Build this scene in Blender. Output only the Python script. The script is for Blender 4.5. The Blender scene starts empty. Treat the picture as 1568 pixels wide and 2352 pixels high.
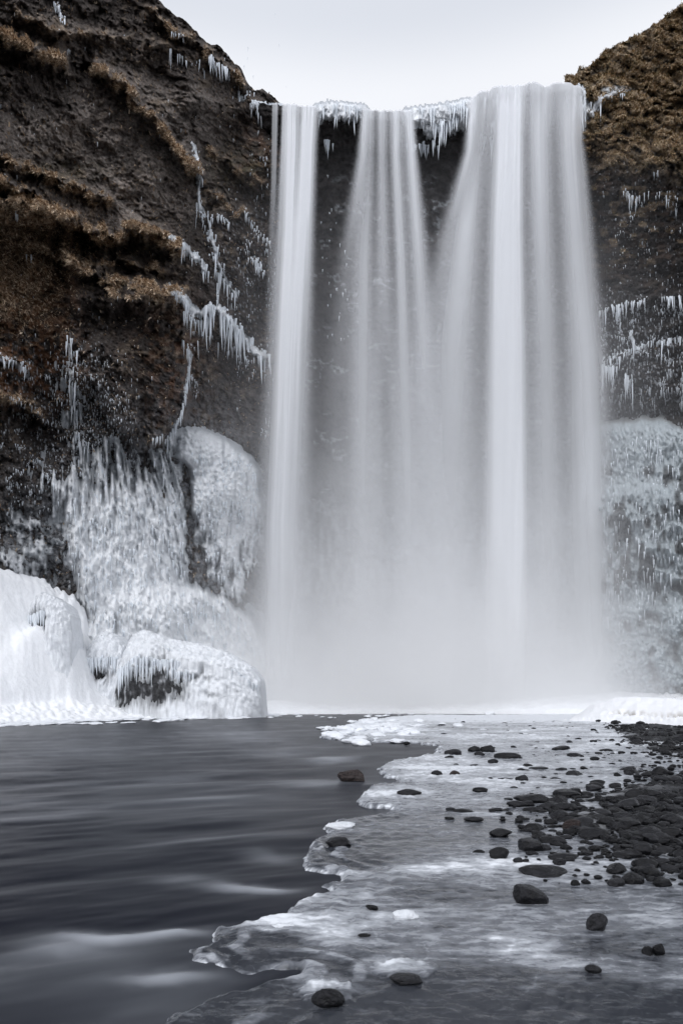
import bpy, math, random
import numpy as np

# ------------------------------------------------------------------ camera, sky, sun, exposure
sc = bpy.context.scene
COL = sc.collection
F = 1568.0            # focal length in units of a 1568 x 2352 frame (24 mm on 24 x 36)
CAM_H = 1.5
HOR = 1600.0
cam = bpy.data.cameras.new('camera')
cam.sensor_fit = 'VERTICAL'; cam.sensor_height = 36; cam.sensor_width = 24; cam.lens = 24
cam.shift_y = (HOR - 1176) / 2352
cam.clip_start = 0.05; cam.clip_end = 2000
cam.dof.use_dof = True; cam.dof.focus_distance = 22; cam.dof.aperture_fstop = 5.6
co = bpy.data.objects.new('camera', cam); COL.objects.link(co)
co.location = (0, 0, CAM_H); co.rotation_euler = (math.radians(90), 0, 0)
sc.camera = co

SUN_EL, SUN_AZ = 44.0, 200.0          # soft light through cloud from behind the camera
world = bpy.data.worlds.new('World'); sc.world = world; world.use_nodes = True
nt = world.node_tree; nt.nodes.clear()
wo = nt.nodes.new('ShaderNodeOutputWorld'); bg = nt.nodes.new('ShaderNodeBackground')
sky = nt.nodes.new('ShaderNodeTexSky'); sky.sky_type = 'NISHITA'; sky.sun_disc = False
sky.sun_elevation = math.radians(SUN_EL); sky.sun_rotation = math.radians(SUN_AZ)
sky.air_density = 1.0; sky.dust_density = 4.0
hsv = nt.nodes.new('ShaderNodeHueSaturation'); hsv.inputs['Saturation'].default_value = 0.25
tc = nt.nodes.new('ShaderNodeTexCoord'); sep = nt.nodes.new('ShaderNodeSeparateXYZ')
ramp = nt.nodes.new('ShaderNodeValToRGB')   # overcast layer over elevation (z of direction)
cr = ramp.color_ramp; cr.interpolation = 'EASE'
cr.elements[0].position = 0.0;  cr.elements[0].color = (8.8, 9.3, 10.5, 1)
cr.elements[1].position = 1.0; cr.elements[1].color = (7.5, 8.05, 9.4, 1)
e = cr.elements.new(0.655); e.color = (9.4, 9.6, 10.1, 1)
e = cr.elements.new(0.71); e.color = (7.5, 7.85, 8.6, 1)
e = cr.elements.new(0.80); e.color = (7.4, 7.8, 8.7, 1)
cn = nt.nodes.new('ShaderNodeTexNoise'); cn.inputs['Scale'].default_value = 2.2; cn.inputs['Detail'].default_value = 4
cm = nt.nodes.new('ShaderNodeMapRange'); cm.inputs[3].default_value = 0.93; cm.inputs[4].default_value = 1.05
mulc = nt.nodes.new('ShaderNodeMixRGB'); mulc.blend_type = 'MULTIPLY'; mulc.inputs[0].default_value = 1
mixs = nt.nodes.new('ShaderNodeMixRGB'); mixs.inputs[0].default_value = 0.9
L = nt.links.new
L(tc.outputs['Generated'], sep.inputs[0]); L(sep.outputs['Z'], ramp.inputs[0])
L(tc.outputs['Generated'], cn.inputs['Vector']); L(cn.outputs['Fac'], cm.inputs[0])
L(ramp.outputs[0], mulc.inputs[1]); L(cm.outputs[0], mulc.inputs[2])
L(sky.outputs[0], hsv.inputs['Color']); L(hsv.outputs[0], mixs.inputs[1]); L(mulc.outputs[0], mixs.inputs[2])
L(mixs.outputs[0], bg.inputs['Color']); bg.inputs['Strength'].default_value = 0.1
L(bg.outputs[0], wo.inputs['Surface'])

sl = bpy.data.lights.new('sun', 'SUN'); sl.energy = 1.5; sl.angle = math.radians(40); sl.color = (0.965, 0.97, 1.0)
so = bpy.data.objects.new('sun', sl); COL.objects.link(so); so.location = (20, -60, 90)
so.rotation_euler = (math.radians(90 - SUN_EL), 0, math.radians(-(SUN_AZ - 180)))
vs = sc.view_settings
vs.view_transform = 'Standard'; vs.look = 'None'; vs.exposure = 0.08; vs.gamma = 1; vs.use_curve_mapping = False
cy = sc.cycles
cy.use_denoising = True; cy.max_bounces = 14; cy.diffuse_bounces = 3; cy.glossy_bounces = 3
cy.transmission_bounces = 4; cy.volume_bounces = 7; cy.transparent_max_bounces = 40
cy.volume_step_rate = 0.5; cy.volume_max_steps = 256; cy.sample_clamp_indirect = 8
cy.use_adaptive_sampling = True; cy.adaptive_threshold = 0.03

rng = np.random.default_rng(7); random.seed(7)

# ------------------------------------------------------------------ numeric helpers
def unproj(px, py, Y):
    px, py, Y = np.broadcast_arrays(np.asarray(px, float), np.asarray(py, float), np.asarray(Y, float))
    return np.stack([(px - 784) / F * Y, Y, CAM_H - (py - HOR) / F * Y], -1)
def ground_Y(py, z=0.0):
    return F * (CAM_H - z) / (py - HOR)
def hash2(ix, iy, seed):
    h = (ix.astype(np.int64) * 374761393 + iy.astype(np.int64) * 668265263 + seed * 1442695041) & 0xffffffff
    h = ((h ^ (h >> 13)) * 1274126177) & 0xffffffff
    h = ((h ^ (h >> 16)) * 2246822519) & 0xffffffff
    return ((h ^ (h >> 15)) & 0xffffff) / float(0xffffff)
def vn(x, y, seed=0):
    x = np.asarray(x, float); y = np.asarray(y, float)
    ix = np.floor(x); iy = np.floor(y); fx = x - ix; fy = y - iy
    ux = fx * fx * fx * (fx * (fx * 6 - 15) + 10); uy = fy * fy * fy * (fy * (fy * 6 - 15) + 10)
    a = hash2(ix, iy, seed); b = hash2(ix + 1, iy, seed); c = hash2(ix, iy + 1, seed); d = hash2(ix + 1, iy + 1, seed)
    return (a + (b - a) * ux) * (1 - uy) + (c + (d - c) * ux) * uy
def fbm(x, y, seed=0, o=4, g=0.5):
    s = 0; a = 1; t = 0
    for i in range(o):
        s = s + a * (vn(x * 2 ** i + 17.3 * i, y * 2 ** i - 9.1 * i, seed + i) * 2 - 1); t += a; a *= g
    return s / t
def ridg(x, y, seed=0, o=4):
    s = 0; a = 1; t = 0
    for i in range(o):
        s = s + a * (1 - np.abs(vn(x * 2 ** i + 5.3 * i, y * 2 ** i + 3.1 * i, seed + i) * 2 - 1)); t += a; a *= 0.5
    return s / t
def voro(x, y, seed=0):
    x = np.asarray(x, float); y = np.asarray(y, float)
    ix = np.floor(x); iy = np.floor(y); best = np.full(x.shape, 9.0); sec = np.full(x.shape, 9.0); cid = np.zeros(x.shape)
    for dx in (-1, 0, 1):
        for dy in (-1, 0, 1):
            jx = hash2(ix + dx, iy + dy, seed); jy = hash2(ix + dx, iy + dy, seed + 77)
            d = np.hypot(ix + dx + jx - x, iy + dy + jy - y)
            m = d < best
            sec = np.where(m, best, np.minimum(sec, d)); cid = np.where(m, hash2(ix + dx, iy + dy, seed + 31), cid)
            best = np.where(m, d, best)
    return best, sec, cid
def sstep(a, b, x):
    t = np.clip((x - a) / (b - a), 0, 1); return t * t * (3 - 2 * t)
def gau(x, c, s): return np.exp(-((x - c) / s) ** 2)
def blob(px, py, cx, cy_, rx, ry): return np.exp(-((px - cx) / rx) ** 2 - ((py - cy_) / ry) ** 2)
def lerp(a, b, t): return a + (b - a) * t
def mixc(c, col, m): return c * (1 - m[..., None]) + np.asarray(col, float) * m[..., None]
def sdpoly(x, y, poly):
    """signed distance to a closed polygon, positive inside"""
    x = np.asarray(x, float); y = np.asarray(y, float); P = np.asarray(poly, float)
    d = np.full(x.shape, 1e9); ins = np.zeros(x.shape, bool); n = len(P)
    for i in range(n):
        a = P[i]; b = P[(i + 1) % n]; ex, ey = b - a
        t = np.clip(((x - a[0]) * ex + (y - a[1]) * ey) / (ex * ex + ey * ey + 1e-12), 0, 1)
        d = np.minimum(d, np.hypot(x - a[0] - t * ex, y - a[1] - t * ey))
        if abs(ey) > 1e-12:
            c = ((a[1] > y) != (b[1] > y)) & (x < ex * (y - a[1]) / ey + a[0]); ins ^= c
    return np.where(ins, d, -d)

# ------------------------------------------------------------------ mesh helpers
def raw_mesh(name, V, Fa, col=None, smooth=True, extra=None):
    V = np.ascontiguousarray(V, np.float32); Fa = np.ascontiguousarray(Fa, np.int32); k = Fa.shape[1]
    me = bpy.data.meshes.new(name)
    me.vertices.add(len(V)); me.vertices.foreach_set('co', V.ravel())
    me.loops.add(Fa.size); me.loops.foreach_set('vertex_index', Fa.ravel())
    me.polygons.add(len(Fa)); me.polygons.foreach_set('loop_start', np.arange(0, Fa.size, k, dtype=np.int32))
    me.polygons.foreach_set('use_smooth', np.full(len(Fa), smooth))
    me.update(calc_edges=True)
    if col is not None:
        c = np.ones((len(V), 4), np.float32); c[:, :3] = col.reshape(-1, 3)
        me.attributes.new('Col', 'FLOAT_COLOR', 'POINT').data.foreach_set('color', c.ravel())
    for k_, v_ in (extra or {}).items():
        me.attributes.new(k_, 'FLOAT', 'POINT').data.foreach_set('value', np.ascontiguousarray(v_, np.float32).ravel())
    me.validate()
    return me
def grid_faces(r, c, flip=False):
    i = np.arange((r - 1) * (c - 1)); a = (i // (c - 1)) * c + i % (c - 1)
    q = np.stack([a, a + 1, a + c + 1, a + c], -1)
    return q[:, ::-1] if flip else q
def obj(name, me, mat=None, parent=None, loc=None, label=None, cat=None, group=None, kind=None):
    o = bpy.data.objects.new(name, me); COL.objects.link(o)
    if mat is not None and me is not None and not me.materials: me.materials.append(mat)
    if parent is not None: o.parent = parent
    if loc is not None: o.location = loc
    for k, v in (('label', label), ('category', cat), ('group', group), ('kind', kind)):
        if v: o[k] = v
    return o
def grid_obj(name, P, col, mat, flip=False, extra=None, **kw):
    r, c = P.shape[:2]
    return obj(name, raw_mesh(name, P.reshape(-1, 3), grid_faces(r, c, flip), col, True, extra), mat, **kw)

# ------------------------------------------------------------------ materials
def newmat(name):
    m = bpy.data.materials.new(name); m.use_nodes = True
    n = m.node_tree; b = n.nodes['Principled BSDF']
    return m, n, b
def vcol_mat(name, rough=0.9, nscale=6.0, var=(0.6, 1.4), bscale=8.0, bstr=0.5, bdist=0.1, spec=0.2, stretch=(1, 1, 1), sss=0.0, detail=8):
    m, n, b = newmat(name)
    at = n.nodes.new('ShaderNodeAttribute'); at.attribute_name = 'Col'
    ge = n.nodes.new('ShaderNodeNewGeometry'); mp = n.nodes.new('ShaderNodeMapping'); mp.inputs['Scale'].default_value = stretch
    no = n.nodes.new('ShaderNodeTexNoise'); no.inputs['Scale'].default_value = nscale; no.inputs['Detail'].default_value = detail; no.inputs['Roughness'].default_value = 0.65
    mr = n.nodes.new('ShaderNodeMapRange'); mr.inputs[1].default_value = 0.3; mr.inputs[2].default_value = 0.7; mr.inputs[3].default_value = var[0]; mr.inputs[4].default_value = var[1]
    mx = n.nodes.new('ShaderNodeMixRGB'); mx.blend_type = 'MULTIPLY'; mx.inputs[0].default_value = 1
    nb = n.nodes.new('ShaderNodeTexNoise'); nb.inputs['Scale'].default_value = bscale; nb.inputs['Detail'].default_value = 6; nb.inputs['Roughness'].default_value = 0.6
    bp = n.nodes.new('ShaderNodeBump'); bp.inputs['Strength'].default_value = bstr; bp.inputs['Distance'].default_value = bdist
    l = n.links.new
    l(ge.outputs['Position'], mp.inputs['Vector']); l(mp.outputs[0], no.inputs['Vector']); l(mp.outputs[0], nb.inputs['Vector'])
    l(no.outputs['Fac'], mr.inputs[0]); l(at.outputs['Color'], mx.inputs[1]); l(mr.outputs[0], mx.inputs[2]); l(mx.outputs[0], b.inputs['Base Color'])
    l(nb.outputs['Fac'], bp.inputs['Height']); l(bp.outputs[0], b.inputs['Normal'])
    b.inputs['Roughness'].default_value = rough; b.inputs['Specular IOR Level'].default_value = spec
    if sss: b.inputs['Subsurface Weight'].default_value = sss; b.inputs['Subsurface Radius'].default_value = (0.3, 0.35, 0.4); b.inputs['Subsurface Scale'].default_value = 0.3
    return m
M_cliff = vcol_mat('cliff_rock', 0.9, 3.0, (0.45, 1.55), 4.0, 0.9, 0.35, 0.25)
M_ice = vcol_mat('frozen_spray_ice', 0.45, 2.0, (0.88, 1.06), 3.0, 0.5, 0.2, 0.4)
M_snow = vcol_mat('snow', 0.8, 3.0, (0.95, 1.03), 3.5, 0.4, 0.15, 0.2)
M_shore = vcol_mat('shore_gravel', 0.6, 14.0, (0.5, 1.5), 18.0, 1.0, 0.06, 0.15)

def simple_mat(name, c, rough, spec=0.4, var=0.3, nscale=5.0, bstr=0.3, bdist=0.03, bscale=10.0, obj_random=0.0, c2=None):
    m, n, b = newmat(name); l = n.links.new
    tcn = n.nodes.new('ShaderNodeTexCoord'); oi = n.nodes.new('ShaderNodeObjectInfo')
    no = n.nodes.new('ShaderNodeTexNoise'); no.noise_dimensions = '4D'; no.inputs['Scale'].default_value = nscale; no.inputs['Detail'].default_value = 6
    mw = n.nodes.new('ShaderNodeMath'); mw.operation = 'MULTIPLY'; mw.inputs[1].default_value = 40
    l(oi.outputs['Random'], mw.inputs[0]); l(mw.outputs[0], no.inputs['W']); l(tcn.outputs['Object'], no.inputs['Vector'])
    mix = n.nodes.new('ShaderNodeMixRGB'); mr = n.nodes.new('ShaderNodeMapRange'); mr.inputs[1].default_value = 0.35; mr.inputs[2].default_value = 0.65
    l(no.outputs['Fac'], mr.inputs[0]); l(mr.outputs[0], mix.inputs[0])
    mix.inputs[1].default_value = (*[x * (1 - var) for x in c], 1); c2 = c2 or [x * (1 + var) for x in c]; mix.inputs[2].default_value = (*c2, 1)
    out = mix.outputs[0]
    if obj_random:
        r2 = n.nodes.new('ShaderNodeMapRange'); r2.inputs[3].default_value = 1 - obj_random; r2.inputs[4].default_value = 1 + obj_random
        l(oi.outputs['Random'], r2.inputs[0]); mu = n.nodes.new('ShaderNodeMixRGB'); mu.blend_type = 'MULTIPLY'; mu.inputs[0].default_value = 1
        l(out, mu.inputs[1]); l(r2.outputs[0], mu.inputs[2]); out = mu.outputs[0]
    l(out, b.inputs['Base Color'])
    nb = n.nodes.new('ShaderNodeTexNoise'); nb.inputs['Scale'].default_value = bscale; nb.inputs['Detail'].default_value = 6
    bp = n.nodes.new('ShaderNodeBump'); bp.inputs['Strength'].default_value = bstr; bp.inputs['Distance'].default_value = bdist
    l(tcn.outputs['Object'], nb.inputs['Vector']); l(nb.outputs['Fac'], bp.inputs['Height']); l(bp.outputs[0], b.inputs['Normal'])
    b.inputs['Roughness'].default_value = rough; b.inputs['Specular IOR Level'].default_value = spec
    return m
M_stone = simple_mat('wet_basalt', (0.011, 0.011, 0.0125), 0.33, 0.16, 0.6, 2.5, 0.35, 0.08, 4.0, 0.5)
M_stone_brown = simple_mat('brown_basalt', (0.028, 0.019, 0.017), 0.5, 0.4, 0.4, 3, 0.8, 0.1, 4.0)
M_stone_white = simple_mat('pale_stone', (0.75, 0.76, 0.78), 0.6, 0.3, 0.08)
M_icicle = simple_mat('icicle_ice', (0.72, 0.76, 0.80), 0.3, 0.5, 0.1, 2.0, 0.3, 0.1, 3.0, 0.15)
M_floe = simple_mat('white_floe_ice', (0.80, 0.82, 0.85), 0.5, 0.3, 0.06, 2.0, 0.5, 0.1, 5.0, 0.05)

# ------------------------------------------------------------------ cliffs: relief maps
def line_y(pts, px):
    a = np.asarray(pts, float); return np.interp(px, a[:, 0], a[:, 1])
def line_w(pts, px, soft=14):
    a = np.asarray(pts, float); return sstep(a[0, 0] - soft, a[0, 0] + soft * .3, px) * (1 - sstep(a[-1, 0] - soft * .3, a[-1, 0] + soft, px))
class Relief:
    """a cliff surface: distance Y for each viewing column px and height line py, on a regular grid"""
    def __init__(s, x0, x1, nx, top, bot, ny):
        s.px1 = np.linspace(x0, x1, nx); s.top = np.interp(s.px1, *np.asarray(top, float).T)
        s.bot = bot; t = np.linspace(0, 1, ny)[:, None]
        s.px = np.broadcast_to(s.px1[None, :], (ny, nx)).copy(); s.py = s.top[None, :] + (bot - s.top[None, :]) * t
        s.Y = None; s.col = None; s.ny, s.nx = ny, nx
    def at(s, px, py):
        fx = np.clip(np.interp(px, s.px1, np.arange(s.nx)), 0, s.nx - 1.001); tp = np.interp(px, s.px1, s.top)
        fy = np.clip((py - tp) / (s.bot - tp) * (s.ny - 1), 0, s.ny - 1.001)
        return s.Y[np.asarray(fy, int), np.asarray(fx, int)]
    def points(s, back=None):
        P = unproj(s.px, s.py, s.Y); C = s.col
        if back:      # the plateau behind the rim
            rows = []; cols = []
            for dy, dz in back[::-1]:
                q = P[0].copy(); q[:, 1] += dy; q[:, 0] *= 1 + dy / np.maximum(P[0][:, 1], 1); q[:, 2] += dz; rows.append(q); cols.append(C[0])
            P = np.concatenate([np.stack(rows), P]); C = np.concatenate([np.stack(cols), C])
        return P, C

# --- left cliff
sky_left = [(-300, -260), (100, -150), (300, -70), (345, -12), (360, 0), (395, 30), (430, 50), (450, 75), (475, 100), (505, 110), (535, 135), (555, 160), (575, 200), (585, 208), (610, 210), (640, 236), (670, 248)]
LR = Relief(-260, 668, 470, sky_left, 1640, 760)
px, py = LR.px, LR.py
LR.py += (fbm(px / 9, px * 0 + 3, 91, 3) * 5 + fbm(px / 30, px * 0, 92, 2) * 5) * sstep(0.10, 0.0, (py - LR.top) / (1640 - LR.top))
py = LR.py
Yc = np.interp(px, [-260, 0, 150, 300, 430, 520, 590, 668], [41, 48.5, 52.5, 56.5, 60, 64.5, 68.5, 73])
Yl = Yc + (1600 - py) / 1600 * 2.5
ledges = [   # polyline, protrusion in m, fall-off below and above, grass
    ([(-200, 20), (0, 70), (35, 85), (70, 105), (100, 125), (150, 145)], 1.6, 36, 9, 1.0),
    ([(40, 30), (100, 52), (160, 70), (230, 78), (300, 88)], 0.8, 20, 8, 0.35),
    ([(340, 15), (400, 60), (440, 82), (480, 120), (520, 140), (560, 185)], 1.0, 22, 8, 0.45),
    ([(335, 95), (400, 112), (460, 125), (500, 150)], 0.8, 24, 7, 0.3),
    ([(215, 145), (275, 185), (310, 220), (350, 265), (390, 310), (415, 350), (450, 380), (466, 402)], 1.5, 22, 12, 1.0),
    ([(-200, 300), (0, 352), (30, 385), (75, 390), (105, 405), (165, 420), (210, 450), (255, 455)], 1.1, 16, 8, 0.8),
    ([(-200, 380), (0, 412), (50, 435), (90, 460), (135, 496), (175, 505), (215, 530), (270, 540)], 1.3, 18, 9, 0.9),
    ([(-200, 440), (0, 458), (60, 470), (125, 490), (160, 500)], 1.5, 70, 9, 1.1),
    ([(140, 498), (190, 512), (240, 540), (280, 532), (300, 512), (340, 525), (380, 545), (418, 562)], 1.7, 26, 10, 1.15),
    ([(150, 575), (185, 615), (250, 640), (310, 655), (370, 668), (425, 672)], 2.6, 75, 12, 1.0),
    ([(60, 560), (130, 590), (200, 598), (300, 600), (380, 612)], 0.6, 16, 9, 0.45),
    ([(480, 340), (520, 370), (560, 400), (610, 420)], 0.9, 22, 9, 0.5),
    ([(470, 440), (510, 455), (545, 480), (580, 500)], 0.6, 16, 7, 0.4),
    ([(540, 420), (600, 440), (650, 455)], 0.5, 12, 6, 0.1),
    ([(-200, 860), (0, 905), (40, 915), (70, 930), (100, 955)], 1.2, 18, 8, 0.5),
    ([(-200, 790), (0, 815), (40, 825), (70, 850)], 0.8, 14, 7, 0.2),
]
warp = fbm(px / 34, py / 34, 3, 4) * 15 + fbm(px / 9, py / 9, 5, 3) * 6
rel = np.zeros_like(px); grass = np.zeros_like(px)
for k, (pts, A, wd, wu, g) in enumerate(ledges):
    lip = line_w(pts, px) * (0.72 + 0.5 * vn(px / 22, py * 0 + k, 40 + k))
    dy = py + warp - line_y(pts, px) + 10 * fbm(px / 16, px * 0, 60 + k, 2)
    rel = rel + 2.1 * A * lip * np.where(dy > 0, np.exp(-dy / (wd * .75)), np.exp(dy / wu)) - .55 * A * lip * gau(dy, wd * 1.5, wd * .8)
    grass = np.maximum(grass, g * lip * np.where(dy > 0, np.exp(-(dy / (14 + 20 * vn(px / 9, py / 40, 70 + k))) ** 2), np.exp(-(dy / 10) ** 2)))
# the big buttress with its dark undercut, and the recess to the right of it
butt = sstep(110, 190, px) * (1 - sstep(418, 442, px + 8 * fbm(py / 40, px * 0, 8))) * sstep(640, 690, py)
under = line_y([(110, 880), (220, 914), (260, 985), (310, 1030), (350, 1040), (375, 1024), (425, 985), (445, 960)], px)
butt *= 1 - sstep(-46, 10, py + warp * .6 - under)
rel += 4.2 * butt - 2.2 * blob(px, py, 530, 860, 75, 130) - 1.6 * blob(px, py, 90, 1010, 90, 90)
ridge = sstep(470, 420, px + (py - 380) * .15 + warp) * sstep(130, 200, py) * (1 - sstep(480, 560, py))
rel += 1.0 * ridge - 3.0 * blob(px, py, 535, 330, 60, 75) - 0.8 * blob(px, py, 350, 165, 20, 40) - 1.2 * blob(px, py, 440, 265, 16, 14)
rel -= 1.3 * blob(px, py, 150, 150, 60, 60) + 1.2 * blob(px, py, 60, 230, 90, 50)
q1, q2, qid = voro((px + 1.6 * warp) / 62, (py + 1.6 * warp - .3 * px) / 40, 12); q3, q4, qid2 = voro((px + warp) / 27, (py + warp - .3 * px) / 19, 13)
rel += 2.0 * fbm(px / 120, py / 120, 11, 3) + 0.8 * fbm(px / 40, py / 40, 14, 4) + 1.0 * (qid - .5) * sstep(0, .12, q2 - q1) + .45 * (qid2 - .5) * sstep(0, .15, q4 - q3)
sl = (py - px * 0.28)            # strata dip to the right
strata = ridg(px / 140, sl / 13, 21, 3)
rel += 0.28 * (strata - .5) * (1 - ridge * .3)
v1, v2, vid = voro(px / 9 + .02 * warp, py / 8 + .02 * warp, 31)
vb1, vb2, vbid = voro(px / 21 + .02 * warp, py / 17 + .02 * warp, 32)
grass = np.clip(grass * (0.55 + 1.5 * fbm(px / 17, py / 11, 33, 3) + .35 * fbm(px / 60, py / 60, 34, 2)), 0, 1)
hairy = (sstep(190, 60, px + .5 * warp) * sstep(455, 490, py) * (1 - sstep(640, 800, py)) + .55 * blob(px, py, 160, 560, 60, 60)) * (0.5 + 0.8 * vn(px / 4, py / 26, 35))
small_tuft = sstep(.55, .85, vn(px / 13, py / 9, 36)) * sstep(.4, .8, vn(px / 60, py / 50, 37))
rel += grass * (0.85 * (1 - vb1 / .8) + 0.40 * (1 - v1 / .8)) + 0.25 * hairy * (1 - vb1) + .16 * (1 - v1) + .1 * small_tuft
rel += 0.24 * (vn(px / 5.2, py / 4.2, 41) - .5) + 0.11 * (vn(px / 2.6, py / 2.4, 42) - .5) * 2 + .5 * (ridg(px / 26, sl / 17, 44, 3) - .55)
rel += .35 * hairy * (vn(px / 5, py / 40, 43) - .5)
LR.Y = Yl - rel
c = np.empty(px.shape + (3,)); c[:] = (0.036, 0.028, 0.0245)
gravel = blob(px, py, 250, 330, 190, 130) + .9 * blob(px, py, 330, 470, 110, 70) + .55 * blob(px, py, 190, 120, 120, 60) + .5 * blob(px, py, 60, 300, 90, 60) + .35 * blob(px, py, 480, 210, 60, 60)
gravel = np.clip(gravel * (.6 + .7 * fbm(px / 50, py / 30, 51, 4)) + .12, 0, 1)
c = mixc(c, (0.25, 0.212, 0.185), gravel)
c *= (0.75 + 0.5 * vn(px / 3, py / 3, 52) * (1 + gravel))[..., None]
c = mixc(c, (0.36, 0.33, 0.30), np.clip(gravel * sstep(.62, .8, vn(px / 3.1, py / 3.1, 53)), 0, 1) * .6)
red = np.clip(sstep(230, 90, px + warp) * sstep(560, 640, py) * (1 - sstep(880, 980, py)) + .7 * blob(px, py, 385, 830, 75, 130) + .5 * blob(px, py, 600, 360, 60, 70), 0, 1) * sstep(.3, .7, vn(px / 12, py / 10, 54))
c = mixc(c, (0.21, 0.105, 0.055), red * .85)
mossy = np.clip(blob(px, py, 280, 570, 90, 20) + blob(px, py, 160, 390, 90, 25) + blob(px, py, 560, 390, 70, 50), 0, 1) * vn(px / 10, py / 10, 55)
c = mixc(c, (0.065, 0.055, 0.022), mossy * .8)
tan = lerp(np.array([.24, .17, .115]), np.array([.62, .49, .36]), vn(px / 9, py / 6, 56)[..., None])
c = c * (1 - np.clip(hairy * .62, 0, 1)[..., None]) + np.array([.31, .195, .11]) * np.clip(hairy * .62, 0, 1)[..., None]
c = c * (1 - .5 * small_tuft[..., None]) + tan * .5 * small_tuft[..., None] * .55
gm = np.clip(grass * 1.35, 0, 1)[..., None]
c = c * (1 - gm) + tan * gm
c = mixc(c, (0.62, 0.66, 0.70), sstep(.80, .9, vn(px / 2.6, py / 5, 57)) * np.clip(blob(px, py, 110, 1000, 110, 130) + blob(px, py, 190, 900, 50, 120) + .6 * blob(px, py, 560, 640, 60, 160) + .5 * blob(px, py, 40, 840, 60, 60), 0, 1))
low = np.clip(blob(px, py, 330, 1200, 200, 200) + blob(px, py, 480, 1200, 110, 220) + .8 * blob(px, py, 60, 1250, 120, 110), 0, 1)
c = mixc(c, (.30, .31, .325), low * sstep(.25, .6, fbm(px / 6, py / 16, 58, 4) * .5 + .5) * .85)
LR.col = c; LR.grass = grass; LR.hairy = hairy
P, C_ = LR.points([(1.5, .3), (5, .9), (14, 2.0)])
cliff_left = grid_obj('cliff_left', P, C_, M_cliff, kind='structure')
cliff_left['label'] = 'dark brown layered cliff with tan grass ledges left of the waterfall'

# --- right cliff
sky_right = [(1290, 175), (1324, 168), (1328, 156), (1352, 153), (1362, 140), (1385, 120), (1420, 98), (1465, 80), (1510, 50), (1540, 26), (1568, 8), (1700, -90), (1840, -170)]
RR = Relief(1296, 1840, 300, sky_right, 1640, 720)
px, py = RR.px, RR.py
RR.py += (fbm(px / 8, px * 0 + 3, 191, 3) * 6) * sstep(0.06, 0.0, (py - RR.top) / (1640 - RR.top)); py = RR.py
Yc = np.interp(px, [1290, 1340, 1400, 1568, 1840], [72, 70, 67.5, 62, 53])
warp = fbm(px / 34, py / 34, 103, 4) * 14 + fbm(px / 10, py / 10, 105, 3) * 6
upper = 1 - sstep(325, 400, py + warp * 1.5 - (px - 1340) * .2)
Yr = Yc + np.interp(py, [-200, 160, 400, 480, 690, 900, 955, 985, 1100, 1640], [9, 4.5, 0, .8, 1.2, 1.6, 3.2, .6, 0, -2.0])
rel = 1.1 * fbm(px / 90, py / 90, 111, 3) + 0.7 * fbm(px / 36, py / 30, 114, 4)
t1, t2, tid = voro((px + warp * 1.3) / 52, (py + warp - (px - 1340) * .15) / 27, 121)
s1, s2, sid = voro((px + warp) / 17, (py + warp) / 13, 122)
# tussock terraces: rounded cushions, each with a flat crown and a shaded drop under it
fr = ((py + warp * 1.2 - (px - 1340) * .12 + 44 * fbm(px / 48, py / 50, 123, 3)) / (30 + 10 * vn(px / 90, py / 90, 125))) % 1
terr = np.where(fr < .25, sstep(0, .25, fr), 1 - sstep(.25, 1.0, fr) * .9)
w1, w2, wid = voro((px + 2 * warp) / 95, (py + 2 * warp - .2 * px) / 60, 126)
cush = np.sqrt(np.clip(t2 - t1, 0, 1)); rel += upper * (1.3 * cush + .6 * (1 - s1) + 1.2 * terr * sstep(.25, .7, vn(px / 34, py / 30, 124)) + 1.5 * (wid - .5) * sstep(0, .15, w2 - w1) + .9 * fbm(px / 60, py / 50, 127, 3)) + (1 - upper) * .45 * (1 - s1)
for pts, A, wd, wu in (([(1372, 708), (1450, 690), (1568, 678), (1840, 650)], .9, 22, 9), ([(1372, 800), (1450, 770), (1568, 742), (1840, 700)], .7, 18, 8), ([(1372, 838), (1450, 815), (1568, 790), (1840, 760)], .9, 50, 9),
                       ([(1340, 205), (1400, 205), (1470, 225)], .8, 26, 10), ([(1380, 440), (1480, 430), (1568, 450)], .5, 16, 8), ([(1380, 540), (1480, 520), (1568, 515)], .5, 16, 8)):
    dy = py + warp * .7 - line_y(pts, px); rel += A * line_w(pts, px) * np.where(dy > 0, np.exp(-dy / wd), np.exp(dy / wu))
rel += 0.26 * (vn(px / 4.2, py / 4.2, 141) - .5) + 0.12 * (vn(px / 2.2, py / 2.2, 142) - .5) * 2 + .5 * (ridg(px / 40, (py + .2 * px) / 12, 143, 3) - .5) * (1 - upper)
RR.Y = Yr - rel + 4.5 * sstep(1425, 1335, px) * sstep(300, 600, py)
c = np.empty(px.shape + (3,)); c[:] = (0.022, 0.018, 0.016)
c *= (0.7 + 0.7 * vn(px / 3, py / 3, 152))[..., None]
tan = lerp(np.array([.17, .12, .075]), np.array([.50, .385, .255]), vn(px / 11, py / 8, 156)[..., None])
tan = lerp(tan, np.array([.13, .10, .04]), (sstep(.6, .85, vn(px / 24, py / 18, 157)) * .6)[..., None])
gm = upper * np.clip(.06 + 1.15 * sstep(.05, .6, cush * .5 + terr * .5) * (.35 + .75 * vn(px / 12, py / 9, 158)), 0, 1)  # grass tan on crowns, dark rock below; gap and underside shade put into colour
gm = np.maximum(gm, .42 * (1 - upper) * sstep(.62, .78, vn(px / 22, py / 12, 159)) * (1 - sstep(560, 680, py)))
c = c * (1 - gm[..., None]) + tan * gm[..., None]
c = mixc(c, (0.06, 0.036, 0.024), .5 * (1 - upper) * (1 - sstep(640, 700, py)) * sstep(.5, .8, vn(px / 15, py / 12, 160)))
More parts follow.
